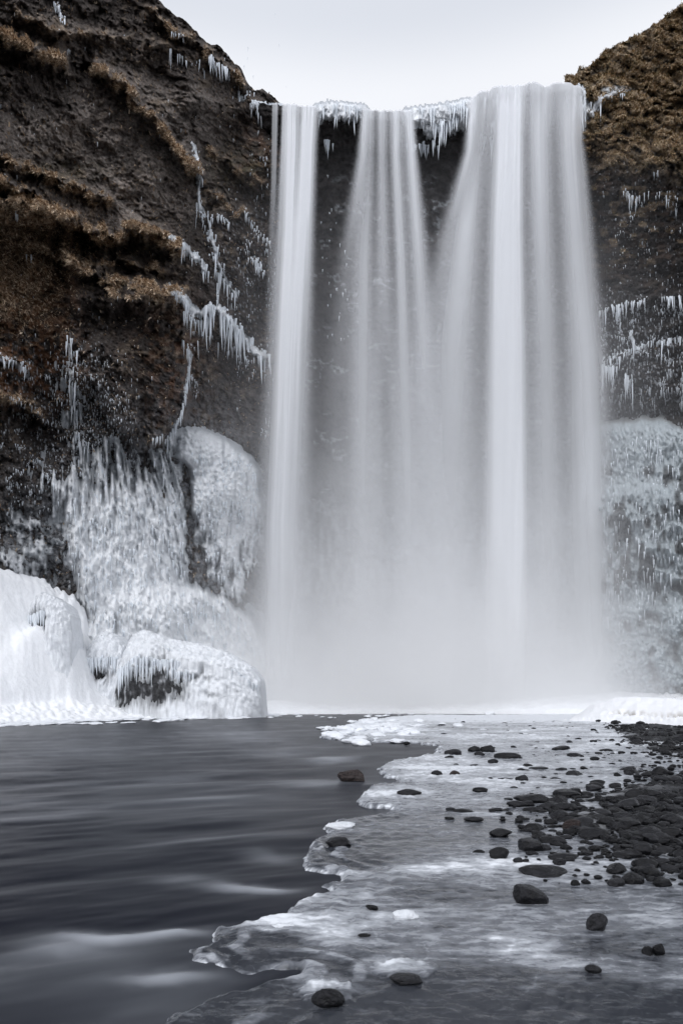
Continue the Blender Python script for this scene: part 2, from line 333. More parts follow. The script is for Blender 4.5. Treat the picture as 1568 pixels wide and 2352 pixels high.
frost = sstep(.70, .84, vn(px / 3, (py - .4 * px) / 6, 161)) * sstep(660, 720, py) * .6 + sstep(.86, .93, vn(px / 2.5, py / 5, 162)) * .6 * (1 - upper)
frost = np.maximum(frost, sstep(.2, .8, blob(px, py, 1440, 950, 120, 36) * .0 + sstep(840, 900, py + warp) * .3 * vn(px / 5, py / 9, 163)))
c = mixc(c, (0.42, 0.44, 0.46), np.clip(frost, 0, 1))
c = mixc(c, (0.62, 0.64, 0.66), .8 * sstep(.45, .8, blob(px, py, 1415, 205 + warp * .3, 45, 11)))
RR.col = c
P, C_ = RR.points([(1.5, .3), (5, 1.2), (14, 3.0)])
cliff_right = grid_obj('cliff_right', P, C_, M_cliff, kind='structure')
cliff_right['label'] = 'dark cliff with tan mossy tussocks right of the waterfall'

# --- rock wall behind the water
lip = [(560, 236), (640, 240), (650, 243), (735, 246), (790, 242), (835, 252), (940, 258), (1000, 250), (1060, 238), (1078, 232), (1100, 214), (1140, 203), (1190, 198), (1240, 194), (1300, 195), (1325, 199), (1337, 212), (1350, 235), (1420, 240)]
BR = Relief(560, 1420, 300, lip, 1640, 420)
px, py = BR.px, BR.py
BR.py += (fbm(px / 10, px * 0 + 3, 291, 3) * 5 + fbm(px / 26, px * 0, 292, 2) * 5) * sstep(0.04, 0.0, (py - BR.top) / (1640 - BR.top)); py = BR.py
warp = fbm(px / 30, py / 30, 203, 4) * 14
hang = np.interp(py - BR.top, [0, 25, 60, 110, 250, 600, 1400], [0, .1, 1.2, 3.2, 4.6, 4.4, 1.5])
rf = .12 + .88 * sstep(6, 70, py - BR.top)
Yb = 70.9 + hang - rf * 1.2 * fbm(px / 80, py / 60, 211, 4) - rf * .7 * fbm(px / 20, py / 16, 212, 3) - .5 * (ridg(px / 60, (py + warp) / 16, 213, 3) - .5) - .2 * (vn(px / 4, py / 4, 214) - .5)
BR.Y = Yb
c = np.empty(px.shape + (3,)); c[:] = (0.030, 0.026, 0.025); c *= (0.7 + 0.7 * vn(px / 3, py / 3, 252))[..., None]
c = mixc(c, (0.45, 0.48, 0.5), .55 * sstep(.72, .86, ridg(px / 30, (py + warp) / 13, 253, 3)) * sstep(.5, .7, vn(px / 30, py / 40, 254)) * sstep(380, 450, py))
c = mixc(c, (0.5, 0.53, 0.55), sstep(1000, 1350, py) * .7 * vn(px / 9, py / 30, 255))
BR.col = c
P, C_ = BR.points([(2, .2), (6, .4), (20, .8)])
cliff_back = grid_obj('cliff_back', P, C_, M_cliff, kind='structure')
cliff_back['label'] = 'black wet rock wall behind the falling water'

# ------------------------------------------------------------------ ice coats on the cliffs
def coat(R, x0, x1, y0, y1, step, mask_fn, thick, bump_fn, col_fn, name, label, cat, mat=M_ice, smooth=6):
    nx = int((x1 - x0) / step) + 1; ny = int((y1 - y0) / step) + 1
    px, py = np.meshgrid(np.linspace(x0, x1, nx), np.linspace(y0, y1, ny))
    m = mask_fn(px, py); Yb = R.at(px, py)
    # a smoothed base under the ice
    Ys = Yb.copy()
    for _ in range(smooth):
        Ys[1:-1, 1:-1] = (Ys[:-2, 1:-1] + Ys[2:, 1:-1] + Ys[1:-1, :-2] + Ys[1:-1, 2:]) / 4
    Y = Ys - thick * (m - .5) * 2 - bump_fn(px, py, m) * sstep(.3, .7, m)
    P = unproj(px, py, Y)
    # keep only what stands proud of the rock (with a margin)
    keep = m > .22
    f = grid_faces(ny, nx); kf = keep.ravel()[f].any(1); f = f[kf]
    used = np.unique(f); remap = np.full(nx * ny, -1); remap[used] = np.arange(len(used))
    me = raw_mesh(name, P.reshape(-1, 3)[used], remap[f], col_fn(px, py, m).reshape(-1, 3)[used], True)
    return obj(name, me, mat, label=label, cat=cat), (px, py, Y, m)

def flutes(px, py, s, seed, ax=9., ay=26.):
    w = fbm(px / 30, py / 30, seed, 3)
    a1, a2, _ = voro((px + 9 * w) / ax, (py + 9 * w) / ay, seed)
    b1, b2, _ = voro((px + 6 * w) / (ax * .5), (py + 6 * w) / (ay * .45), seed + 1)
    return s * ((1 - a1) * .9 + (1 - b1) * .45 + .5 * vn(px / 3.5, py / 9, seed + 2))
apron_poly = [(150, 830), (172, 900), (185, 985), (225, 1010), (262, 1030), (305, 1055), (340, 1058), (378, 1035), (392, 1010), (405, 1060), (425, 1120), (432, 1240), (436, 1330), (480, 1350), (540, 1390), (585, 1420), (640, 1500), (640, 1640), (120, 1640), (190, 1430), (172, 1345), (150, 1290), (138, 1224), (128, 1164), (95, 1124), (74, 1044), (92, 1040), (112, 1080), (150, 1075), (160, 1000)]
def fanx(px, py): return 190 + (px - 190) * 700 / (py - 350)
def apron_mask(px, py):
    w = 12 * fbm(px / 22, py / 30, 301, 4)
    d = sdpoly(px + w, py + w, apron_poly)
    n = fbm(fanx(px, py) / 8, py / 42, 302, 4)
    solid = sstep(1010, 1230, py + (px - 250) * .12)
    m = .5 + np.clip(d / 36, -1, 1) * .5
    strand = fbm(fanx(px, py) / 6, py / 70, 303, 3)
    n = n * sstep(.05, .4, m); strand = strand * sstep(.05, .4, m)
    return np.clip(m * (.50 + .50 * solid) + .50 * n * (1.15 - solid * .7) + .40 * strand * (1 - .75 * solid) - .25 * blob(px, py, 275, 1290, 22, 55) * sstep(-.3, .3, n) - .3 * blob(px, py, 440, 1150, 12, 130), 0, 1)
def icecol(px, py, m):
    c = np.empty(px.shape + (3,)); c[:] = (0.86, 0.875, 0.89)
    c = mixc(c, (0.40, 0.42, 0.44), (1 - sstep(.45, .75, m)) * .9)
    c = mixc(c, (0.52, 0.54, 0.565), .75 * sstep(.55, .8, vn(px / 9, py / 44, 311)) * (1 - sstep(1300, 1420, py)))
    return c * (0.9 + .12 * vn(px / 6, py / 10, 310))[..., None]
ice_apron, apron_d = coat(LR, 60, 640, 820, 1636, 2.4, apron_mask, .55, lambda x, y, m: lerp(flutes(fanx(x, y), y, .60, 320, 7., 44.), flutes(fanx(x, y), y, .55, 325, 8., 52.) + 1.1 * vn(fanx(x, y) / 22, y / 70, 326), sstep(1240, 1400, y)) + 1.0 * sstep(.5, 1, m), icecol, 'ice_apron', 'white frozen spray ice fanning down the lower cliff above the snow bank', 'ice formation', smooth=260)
def patch_mask(px, py):
    return np.clip(.5 * fbm(px / 34, (py - .35 * px) / 20, 381, 4) + .35 * fbm(px / 7, py / 16, 382, 3) + .30 + .32 * blob(px, py, 50, 1290, 60, 30) + .25 * blob(px, py, 70, 1215, 40, 20) - .9 * sstep(1180, 1130, py) - .6 * sstep(130, 165, px), 0, 1)
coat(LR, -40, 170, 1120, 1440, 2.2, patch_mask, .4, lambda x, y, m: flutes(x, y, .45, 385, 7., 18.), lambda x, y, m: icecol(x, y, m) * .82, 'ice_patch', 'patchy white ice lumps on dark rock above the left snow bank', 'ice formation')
dome_poly = [(392, 1050), (405, 1000), (425, 979), (455, 981), (490, 994), (525, 1010), (550, 1029), (580, 1056), (598, 1090), (606, 1180), (600, 1300), (560, 1400), (500, 1390), (470, 1330), (452, 1250), (440, 1160), (436, 1080)]
def dome_mask(px, py):
    w = 7 * fbm(px / 18, py / 18, 331, 4)
    d = sdpoly(px + w, py + w, dome_poly); n = fbm(px / 10, py / 22, 332, 4)
    return np.clip(.5 + np.clip(d / 26, -1, 1) * .5 + .3 * n * sstep(1180, 1260, py) - .38 * sstep(1150, 1330, py) - .18 * sstep(450, 420, px) + .28 * fbm(px / 7, py / 40, 333, 3) * sstep(1120, 1200, py), 0, 1)
def dome_bump(px, py, m):
    k1, k2, _ = voro(px / 10, py / 12, 341); j1, j2, _ = voro(px / 5, py / 6, 342)
    return 2.6 * blob(px, py, 520, 1110, 85, 120) + .5 * (1 - k1) + .28 * (1 - j1)
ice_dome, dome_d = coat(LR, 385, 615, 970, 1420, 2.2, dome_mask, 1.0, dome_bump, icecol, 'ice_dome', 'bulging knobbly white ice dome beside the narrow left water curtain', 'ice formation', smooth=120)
def rwall_mask(px, py):
    w = 9 * fbm(px / 20, py / 20, 351, 4)
    top = line_y([(1340, 985), (1384, 968), (1430, 965), (1480, 958), (1520, 962), (1568, 985), (1840, 990)], px)
    d = (py + w - top); n = fbm(px / 16, py / 24, 352, 4); n2 = fbm(px / 50, (py - .25 * px) / 40, 353, 3)
    lowm = 1 - sstep(1480, 1580, py - (px - 1480) * .1)
    return np.clip(.5 + np.clip(d / 14, -1, 1) * .38 + .22 * n * sstep(1000, 1060, py) - .30 * sstep(.1, .55, -n2) * sstep(1020, 1080, py), 0, 1)
def rwall_bump(px, py, m):
    sh = sstep(1100, 1160, py) * (1 - sstep(1330, 1420, py))
    fr = ((py + (px - 1384) * -.22 + 22 * fbm(px / 26, py / 40, 361, 3)) / 58) % 1
    terr = np.where(fr < .2, sstep(0, .2, fr), 1 - sstep(.2, 1, fr))
    fine = flutes(px, py, .45, 364, 6., 16.); big = flutes(px, py, 1.15, 365, 9., 40.)
    k1, k2, _ = voro(px / 9, py / 11, 366)
    knob = .8 * (1 - k1)
    low = sstep(1360, 1440, py)
    terr = terr * sstep(.25, .65, vn(px / 34, py / 44, 368)) * 1.5
    return (1 - low) * lerp(fine, big, sh) + sh * .8 * terr + low * knob + 1.6 * low * vn(px / 60, py / 50, 367)
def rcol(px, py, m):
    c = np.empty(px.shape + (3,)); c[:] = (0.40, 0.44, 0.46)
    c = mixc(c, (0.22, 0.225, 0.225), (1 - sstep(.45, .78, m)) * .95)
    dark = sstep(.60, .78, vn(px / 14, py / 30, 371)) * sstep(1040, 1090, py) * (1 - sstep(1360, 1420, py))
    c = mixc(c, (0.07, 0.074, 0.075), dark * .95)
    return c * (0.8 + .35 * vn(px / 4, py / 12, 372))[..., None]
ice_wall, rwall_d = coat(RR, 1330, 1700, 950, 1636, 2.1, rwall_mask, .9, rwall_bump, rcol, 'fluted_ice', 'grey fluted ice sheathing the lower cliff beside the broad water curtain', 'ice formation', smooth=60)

def seep(R, pts, wd, name, label, seed, step=1.9):
    a = np.asarray(pts, float); pad = 34
    def mk(px, py):
        d = np.full(px.shape, 1e9); w = 5 * fbm(px / 9, py / 14, seed, 4)
        for p0, p1 in zip(a[:-1], a[1:]):
            e_ = p1 - p0; t = np.clip(((px - p0[0]) * e_[0] + (py - p0[1]) * e_[1]) / (e_ @ e_), 0, 1)
            d = np.minimum(d, np.hypot((px - p0[0] - t * e_[0]), (py - p0[1] - t * e_[1]) * np.where(py > p0[1] + t * e_[1], .55, 1.3)))
        return np.clip(.5 + (wd + w - d) / 14 + .5 * fbm(px / 4, py / 13, seed + 3, 3) - .1, 0, 1)
    return coat(R, a[:, 0].min() - pad, a[:, 0].max() + pad, a[:, 1].min() - 20, a[:, 1].max() + pad, step, mk, .35, lambda x, y, m: flutes(x, y, .3, seed + 5, 5., 16.), icecol, name, label, 'ice formation')[0]
seep(LR, [(443, 330), (455, 372), (462, 400), (455, 440), (460, 470), (475, 500), (484, 530), (495, 580), (503, 610), (518, 645), (540, 675)], 3, 'frozen_seep', 'long broken white ice trickle zigzagging down the left cliff', 1400)
seep(LR, [(392, 542), (415, 557), (440, 580), (462, 600), (472, 618)], 5, 'frozen_seep', 'short white ice spill over a grassy ledge left of the trickle', 1420)
seep(LR, [(385, 656), (410, 668), (430, 695), (448, 716), (470, 718), (500, 706), (520, 726), (545, 758), (575, 792), (605, 818)], 8, 'frozen_seep', 'broad white ice spill with long icicles over the buttress top', 1440)
seep(LR, [(433, 790), (437, 830), (430, 880), (424, 920), (410, 962), (398, 990), (385, 1010), (388, 1040)], 0.5, 'frozen_seep', 'thin vertical ice thread running down to the ice dome', 1460)
seep(LR, [(158, 790), (161, 840), (168, 880), (173, 930), (176, 970), (180, 1020), (190, 1070)], 3, 'frozen_seep', 'white ice streak feeding the top of the ice apron', 1480)
seep(LR, [(0, 818), (25, 824), (45, 840), (60, 852)], 4, 'frozen_seep', 'small patch of white ice on a ledge at the left frame edge', 1500)
seep(BR, [(736, 250), (760, 246), (790, 247), (832, 254)], 17, 'lip_ice', 'white ice fringe on the lip between the narrow and middle curtains', 1520)
seep(BR, [(945, 262), (975, 258), (1010, 256), (1050, 246), (1076, 240)], 20, 'lip_ice', 'white ice fringe on the lip between the middle and broad curtains', 1540)
seep(BR, [(985, 292), (1010, 282), (1040, 284), (1070, 268)], 14, 'lip_ice', 'drooping ice shelf below the lip left of the broad curtain', 1560)
seep(LR, [(588, 236), (612, 242), (648, 246)], 4, 'lip_ice', 'white ice fringe at the top of the left cliff beside the wisp', 1580)
seep(RR, [(1338, 200), (1346, 235), (1352, 265), (1368, 240), (1384, 224), (1415, 210)], 7, 'lip_ice', 'white ice fringe between the broad curtain and the mossy cliff', 1600)

# ------------------------------------------------------------------ icicles
def icicle_mesh(k):
    r = np.random.default_rng(500 + k); n = 7; V = []; Fq = []
    rings = [(0.02, .55), (0.0, 1.0), (-.18, .82), (-.42, .55), (-.7, .28)]
    dx = r.normal(0, .12, (len(rings), 2)) * np.linspace(0, 1, len(rings))[:, None]
    for i, (z, rad) in enumerate(rings):
        for j in range(n):
            a = 2 * math.pi * j / n
            rr = rad * r.uniform(.75, 1.2)
            V.append((math.cos(a) * rr + dx[i, 0], math.sin(a) * rr + dx[i, 1], z))
    V.append((dx[-1, 0] * 1.6, dx[-1, 1] * 1.6, -1.0)); V.append((0, 0, .05))
    for i in range(len(rings) - 1):
        for j in range(n):
            a = i * n + j; b = i * n + (j + 1) % n
            Fq += [(a, a + n, b + n), (a, b + n, b)]
    t = len(V) - 2; last = (len(rings) - 1) * n
    for j in range(n): Fq += [(last + j, t, last + (j + 1) % n), (t + 1, j, (j + 1) % n)]
    return np.array(V), np.array(Fq)
IC = [icicle_mesh(k) for k in range(6)]
IC_ME = [raw_mesh('icicle', v, f) for v, f in IC]
for m_ in IC_ME: m_.materials.append(M_icicle)
class Ice:
    def __init__(s): s.items = []
    def add(s, px, py, ln, w, Y): s.items.append((px, py, ln, w, Y))     # lengths in frame units at distance Y
    def path(s, pts, R, n, ln=(15, 40), w=(3, 6), jit=5, out=.5):
        a = np.asarray(pts, float); seg = np.hypot(*np.diff(a, axis=0).T); cum = np.r_[0, np.cumsum(seg)]
        for i in range(n):
            t = (i + random.random()) / n * cum[-1]; x = np.interp(t, cum, a[:, 0]) + random.gauss(0, jit); y = np.interp(t, cum, a[:, 1]) + random.gauss(0, jit * .6)
            if n > 30 and jit > 3.5 and vn(x / 14., y / 14., 77) < .36: continue
            q = random.random() ** 2.8 * 1.3
            s.add(x, y, lerp(ln[0], ln[1], q), lerp(w[0], w[1], .3 * random.random() + .7 * q), float(R.at(x, y)) - out * random.random())
    def area(s, x0, x1, y0, y1, R, n, ln=(5, 14), w=(1.2, 2.6), dens=None, out=.25):
        k = 0; tries = 0
        while k < n and tries < n * 40:
            tries += 1; x = random.uniform(x0, x1); y = random.uniform(y0, y1)
            if dens is not None and random.random() > dens(x, y): continue
            s.add(x, y, random.uniform(*ln), random.uniform(*w), float(R.at(x, y)) - out * random.random()); k += 1
    def build(s, parent, stuff_label, limit=290):
        it = sorted(s.items, key=lambda q: -q[2] * q[3]); big, small = it[:limit], it[limit:]
        for (x, y, ln, w, Y) in big:
            k = random.randrange(6); p = unproj(x, y, Y); sc_ = Y / F
            o = obj('icicle', IC_ME[k], parent=parent, loc=tuple(p)); o.scale = (w * sc_ * .42 * random.uniform(.7, 1.15), w * sc_ * .42, ln * sc_ * random.uniform(.7, 1.2)); o.rotation_euler = (random.gauss(0, .04), random.gauss(0, .05), random.uniform(0, 6.28))
        if small:
            Vs, Fs, n = [], [], 0
            for (x, y, ln, w, Y) in small:
                v, f = IC[random.randrange(6)]; p = unproj(x, y, Y); sc_ = Y / F; a = random.uniform(0, 6.28)
                q = v * (w * sc_ * .5, w * sc_ * .5, ln * sc_); R2 = np.array([[math.cos(a), -math.sin(a), 0], [math.sin(a), math.cos(a), 0], [0, 0, 1]])
                Vs.append(q @ R2.T + p); Fs.append(f + n); n += len(v)
            o = obj('small_icicles', raw_mesh('small_icicles', np.concatenate(Vs), np.concatenate(Fs)), M_icicle, parent=parent, kind='stuff')

LI = Ice()
LI.path([(443, 330), (455, 372), (462, 400), (455, 440), (458, 470)], LR, 34, (8, 28), (2, 5), 2.5)
LI.path([(455, 465), (470, 490), (485, 515), (480, 545), (495, 580), (500, 605), (515, 640), (540, 675)], LR, 110, (14, 44), (3, 7), 6)
LI.path([(495, 490), (515, 500), (525, 515)], LR, 16, (8, 30), (2, 5), 3)
LI.path([(390, 540), (412, 555), (440, 580), (462, 600), (475, 625)], LR, 60, (14, 46), (3, 7), 6)
LI.path([(385, 656), (410, 668), (430, 695), (445, 715), (465, 720)], LR, 55, (12, 34), (3, 7), 5)
LI.path([(425, 690), (428, 720), (440, 735), (470, 735)], LR, 26, (16, 44), (3, 6), 4)
LI.path([(470, 712), (500, 700), (520, 722), (545, 755), (575, 790), (605, 815)], LR, 130, (22, 78), (5, 11), 8, 1.0)
LI.path([(500, 650), (500, 690)], LR, 10, (20, 40), (3, 5), 1.5)
LI.path([(572, 588), (590, 600), (600, 625)], LR, 26, (14, 40), (3, 7), 5)
LI.path([(560, 480), (585, 520), (600, 545), (618, 552)], LR, 28, (10, 24), (2, 5), 4)
LI.path([(432, 790), (437, 830), (430, 880), (425, 920), (412, 960), (400, 985), (385, 1005), (388, 1040)], LR, 110, (12, 34), (2.5, 5), 2.0)
LI.path([(440, 860), (452, 880), (450, 910)], LR, 14, (10, 26), (2, 4), 3)
LI.path([(355, 1008), (372, 1000)], LR, 8, (10, 20), (3, 5), 3)
LI.path([(430, 790), (470, 770), (540, 800), (600, 860)], LR, 30, (10, 40), (2, 4), 14)
LI.path([(130, 5), (140, 30), (147, 50)], LR, 24, (10, 26), (3, 6), 4)
LI.path([(478, 125), (488, 140), (505, 150)], LR, 26, (18, 44), (3, 6), 4)
LI.path([(516, 152), (524, 160)], LR, 8, (24, 44), (3, 6), 3)
LI.path([(391, 112), (392, 114)], LR, 3, (40, 52), (3, 4), 1)
LI.path([(395, 70), (420, 80)], LR, 10, (8, 18), (2, 4), 3)
LI.path([(405, 125), (440, 140), (465, 160)], LR, 22, (8, 26), (1.5, 3), 7)
LI.path([(548, 195), (552, 225), (575, 210), (580, 240)], LR, 22, (16, 34), (2.5, 5), 5)
LI.path([(586, 232), (610, 238), (648, 242)], LR, 46, (12, 52), (3, 7), 3)
LI.path([(155, 115), (160, 118)], LR, 4, (10, 16), (3, 4), 2)
LI.path([(36, 490), (40, 492)], LR, 3, (18, 26), (3, 4), 2)
LI.path([(60, 580), (72, 590)], LR, 6, (14, 24), (2, 4), 4)
LI.path([(0, 815), (25, 822), (45, 838), (62, 850)], LR, 40, (8, 22), (3, 7), 6)
LI.path([(20, 910), (50, 918), (80, 938), (95, 955)], LR, 20, (6, 16), (2, 5), 4)
LI.path([(158, 770), (160, 830), (168, 880), (172, 920), (176, 960), (178, 1010), (185, 1060), (200, 1100)], LR, 130, (12, 46), (2, 6), 6)
LI.path([(200, 1010), (205, 1050), (200, 1090)], LR, 16, (20, 50), (3, 6), 4)
LI.area(0, 660, 20, 900, LR, 150, (4, 13), (1.0, 2.4), lambda x, y: .9 if y > 430 and x > 430 else .35)
LI.area(90, 320, 780, 1200, LR, 1300, (3, 11), (.9, 2.4), lambda x, y: math.exp(-((x - 205 - (y - 900) * .25) / 75) ** 2) * min(1, (y - 760) / 200))
clump = lambda x, y: float(vn(x / 22, y / 18, 880)) ** 4
LI.area(0, 130, 950, 1180, LR, 260, (3, 11), (1.2, 3.2), clump)
LI.area(0, 210, 820, 1000, LR, 120, (3, 11), (1.2, 3.0), clump)
LI.area(540, 640, 300, 1000, LR, 200, (3, 14), (1.2, 3.6), clump)
LI.build(cliff_left, 'icicles')
# hanging tips on the apron and the dome
class Surf:
    def __init__(s, d): s.px, s.py, s.Y, s.m = d; s.x0, s.x1, s.y0, s.y1 = s.px[0, 0], s.px[0, -1], s.py[0, 0], s.py[-1, 0]; s.ny, s.nx = s.px.shape
    def idx(s, x, y): return int(np.clip((y - s.y0) / (s.y1 - s.y0) * (s.ny - 1), 0, s.ny - 1)), int(np.clip((x - s.x0) / (s.x1 - s.x0) * (s.nx - 1), 0, s.nx - 1))
    def at(s, x, y): return s.Y[s.idx(x, y)]
    def mask(s, x, y): return s.m[s.idx(x, y)]
S = Surf(apron_d); A = Ice(); A.area(90, 600, 1000, 1500, S, 600, (8, 30), (2.5, 6), lambda x, y: .9 if S.mask(x, y) > .6 else 0, .25); A.build(ice_apron, '', 200)
S2 = Surf(dome_d); A = Ice(); A.area(440, 600, 1040, 1330, S2, 260, (6, 18), (3, 6), lambda x, y: .9 if S2.mask(x, y) > .6 else 0, .2); A.build(ice_dome, '', 60)
S3 = Surf(rwall_d); A = Ice(); A.area(1385, 1600, 1000, 1440, S3, 420, (6, 34), (1.5, 5.0), lambda x, y: .9 if S3.mask(x, y) > .6 else 0.05, .25); A.build(ice_wall, '', 200)
RI = Ice()
RI.path([(1326, 195), (1332, 220), (1338, 250), (1350, 245)], RR, 60, (18, 56), (4, 9), 6, .8)
RI.path([(1342, 240), (1370, 225), (1378, 240), (1362, 262)], RR, 34, (12, 40), (3, 6), 4)
RI.path([(1375, 228), (1395, 215), (1430, 208)], RR, 18, (6, 12), (3, 5), 2)
RI.path([(1425, 215), (1432, 218)], RR, 4, (10, 16), (2, 4), 3)
RI.path([(1500, 395), (1510, 392)], RR, 5, (10, 20), (2, 3), 4)
RI.path([(1432, 440), (1450, 450), (1468, 455)], RR, 22, (12, 34), (2, 4), 4)
RI.path([(1480, 445), (1500, 440), (1560, 480)], RR, 16, (10, 24), (2, 3.5), 5)
RI.path([(1372, 715), (1400, 705), (1440, 695), (1500, 685), (1568, 678)], RR, 80, (10, 36), (2, 6), 4)
RI.path([(1408, 700), (1418, 705), (1420, 740)], RR, 16, (26, 52), (4, 7), 4)
RI.path([(1445, 752), (1452, 775), (1460, 790)], RR, 14, (20, 44), (3, 6), 3)
RI.path([(1380, 830), (1420, 812), (1460, 795), (1500, 785), (1568, 775)], RR, 110, (12, 50), (2, 6), 6)
RI.path([(1382, 835), (1392, 845), (1410, 840)], RR, 24, (30, 62), (4, 8), 5)
RI.path([(1430, 870), (1440, 860), (1450, 880)], RR, 14, (30, 60), (3, 5), 4)
RI.area(1375, 1570, 430, 700, RR, 110, (3, 10), (1.2, 2.6), clump)
RI.area(1375, 1570, 700, 830, RR, 300, (3, 12), (1.2, 3.2), clump)
RI.area(1375, 1570, 830, 930, RR, 220, (8, 26), (.8, 1.8), lambda x, y: float(vn(x / 16, y / 40, 881)) ** 3)
RI.build(cliff_right, '')
BI = Ice()
BI.path([(735, 246), (760, 242), (790, 243), (832, 250)], BR, 120, (14, 52), (5, 11), 4, .8)
BI.path([(748, 320), (758, 330)], BR, 10, (18, 40), (4, 7), 4)
BI.path([(945, 256), (975, 252), (1010, 248), (1050, 240), (1078, 232)], BR, 150, (14, 50), (5, 11), 5, .8)
BI.path([(1000, 285), (1030, 280), (1060, 262), (1078, 255)], BR, 70, (20, 60), (5, 10), 8, .8)
BI.path([(940, 330), (975, 335), (1000, 330)], BR, 34, (14, 40), (5, 9), 7, .8)
BI.path([(1130, 215), (1160, 240), (1140, 290), (1110, 320)], BR, 50, (14, 50), (5, 10), 10, .6)
BI.area(735, 800, 400, 800, BR, 30, (4, 12), (2, 5))
BI.build(cliff_back, '')

# ------------------------------------------------------------------ dry grass hanging from the ledges
def grass_on(R, weight, n, ln, name, label, cols, lean):
    w = weight.ravel() + 1e-9; idx = rng.choice(w.size, n, p=w / w.sum())
    P = unproj(R.px.ravel()[idx] + rng.normal(0, 1, n), R.py.ravel()[idx] + rng.normal(0, 1, n), R.Y.ravel()[idx] + .03)
    L_ = rng.uniform(*ln, n); wd = rng.uniform(.025, .06, n)
    d = np.stack([rng.normal(0, .55, n), -rng.uniform(.3, 1.1, n), rng.uniform(*lean, n)], -1); d /= np.linalg.norm(d, axis=1)[:, None]
    mid = P + d * (L_ * .5)[:, None]; tip = mid + (d * .6 + np.array([0, 0, -.55])) * (L_ * .5)[:, None]
    side = np.stack([np.ones(n), rng.normal(0, .5, n), np.zeros(n)], -1) * wd[:, None]
    V = np.stack([P - side, P + side, mid + side * .7, mid - side * .7, tip], 1).reshape(-1, 3)
    b = np.arange(n)[:, None] * 5; T = np.concatenate([b + [0, 1, 2], b + [0, 2, 3], b + [3, 2, 4]])
    cc = np.asarray(cols)[rng.integers(0, len(cols), n)] * rng.uniform(.6, 1.3, (n, 1)); cc = np.repeat(cc, 5, 0)
    return obj(name, raw_mesh(name, V, T, cc, False), M_grass, label=label, cat='grass', kind='stuff')
M_grass = vcol_mat('dry_grass', 0.9, 20.0, (0.8, 1.2), 20, 0.0, 0.01, 0.1)
tans = [(.52, .39, .27), (.37, .265, .17), (.64, .51, .375), (.22, .145, .09)]
vis = (LR.py > -30) & (LR.px > -30)
grass_on(LR, (np.clip(LR.grass - .25, 0, 1) ** 1.2 + .10 * LR.hairy + .002) * vis, 40000, (.2, .65), 'grass', 'dry tan grass fringing the ledges of the left cliff', tans, (-.5, .5))
gr = np.clip(gm_r if False else gm - .3, 0, 1) * (RR.py > -30) * (RR.px < 1600)
grass_on(RR, gr + .001, 22000, (.15, .5), 'grass', 'short dry grass and moss on the tussocks right of the waterfall', [(.40, .285, .175), (.27, .18, .10), (.18, .135, .06), (.48, .365, .235)], (-.6, .3))

# ------------------------------------------------------------------ river bed, river, ice sheet, shore
bed = obj('ground', raw_mesh('ground', np.array([(-400, -60, -1.2), (400, -60, -1.2), (400, 400, -1.2), (-400, 400, -1.2)]), np.array([[0, 1, 2, 3]]), np.full((4, 3), .05)), M_shore, kind='structure')

ice_edge = [(1180, 1641), (1080, 1643), (985, 1641), (900, 1646), (815, 1660), (775, 1672), (742, 1687), (738, 1693), (790, 1700), (880, 1703), (960, 1706), (1012, 1716), (1000, 1730), (960, 1739), (905, 1746), (881, 1756), (876, 1773), (893, 1784), (932, 1792), (900, 1797), (860, 1803), (824, 1821), (824, 1834), (838, 1846), (919, 1859), (870, 1869), (800, 1879), (738, 1894), (736, 1902), (760, 1910), (704, 1931), (708, 1942), (693, 1967), (706, 1991), (749, 2002), (776, 2003), (774, 2019), (731, 2028), (749, 2043), (693, 2058), (663, 2076), (641, 2099), (581, 2114), (495, 2128), (488, 2148), (490, 2160), (440, 2174), (443, 2195), (504, 2207), (551, 2232), (590, 2226), (624, 2218), (676, 2220), (668, 2231), (624, 2243), (564, 2260), (465, 2281), (448, 2298), (384, 2324), (341, 2352), (240, 2420), (120, 2560), (60, 2800)]
ip = np.array([unproj(x, y, ground_Y(y, .03))[:2] for x, y in ice_edge])
ice_poly = list(map(tuple, ip)) + [(0.2, -3), (60, -3), (60, 62), (ip[0, 0], ip[0, 1])]
def ground_grid(x0, x1, nx, ys):
    py = np.asarray(ys)[:, None]; px = np.linspace(x0, x1, nx)[None, :]
    px, py = np.broadcast_arrays(px, py); Y = ground_Y(py); return px.copy(), py.copy(), (px - 784) / F * Y, Y.copy()
ys = np.r_[np.linspace(1634, 1700, 70), np.linspace(1701, 2370, 440), np.linspace(2400, 3400, 20)]
px, py, X, Yg = ground_grid(250, 2050, 620, ys)
sd = sdpoly(X, Yg, ice_poly)
wob = (.10 * fbm(X / .35, Yg / .35, 401, 4) + .03 * fbm(X / .08, Yg / .08, 402, 3)) * np.clip(Yg / 8, .45, 3)
sd = sd + wob
lap = .5 + .5 * np.sin(sd / .035 + 5 * fbm(X / .5, Yg / .5, 403, 3))      # thin overlapping layers near the rim
z = -.10 + .135 * sstep(-.12, .10, sd) + .012 * lap * sstep(0, .1, sd) * (1 - sstep(.3, .9, sd)) + .030 * gau(sd, .03, .04) * vn(X / .06, Yg / .06, 404)
z += .012 * fbm(X / .8, Yg / .5, 405, 4) + .006 * fbm(X / .1, Yg / .1, 406, 3)
streak = fbm(X / .9 + .3 * fbm(X, Yg, 9), Yg / .5, 411, 5, .6); fine = fbm(X / .16, Yg / .07, 412, 4, .6); patch = fbm(X / 2.2, Yg / 1.6, 413, 4)
wm = .38 + .36 * streak + .30 * patch + .24 * fine
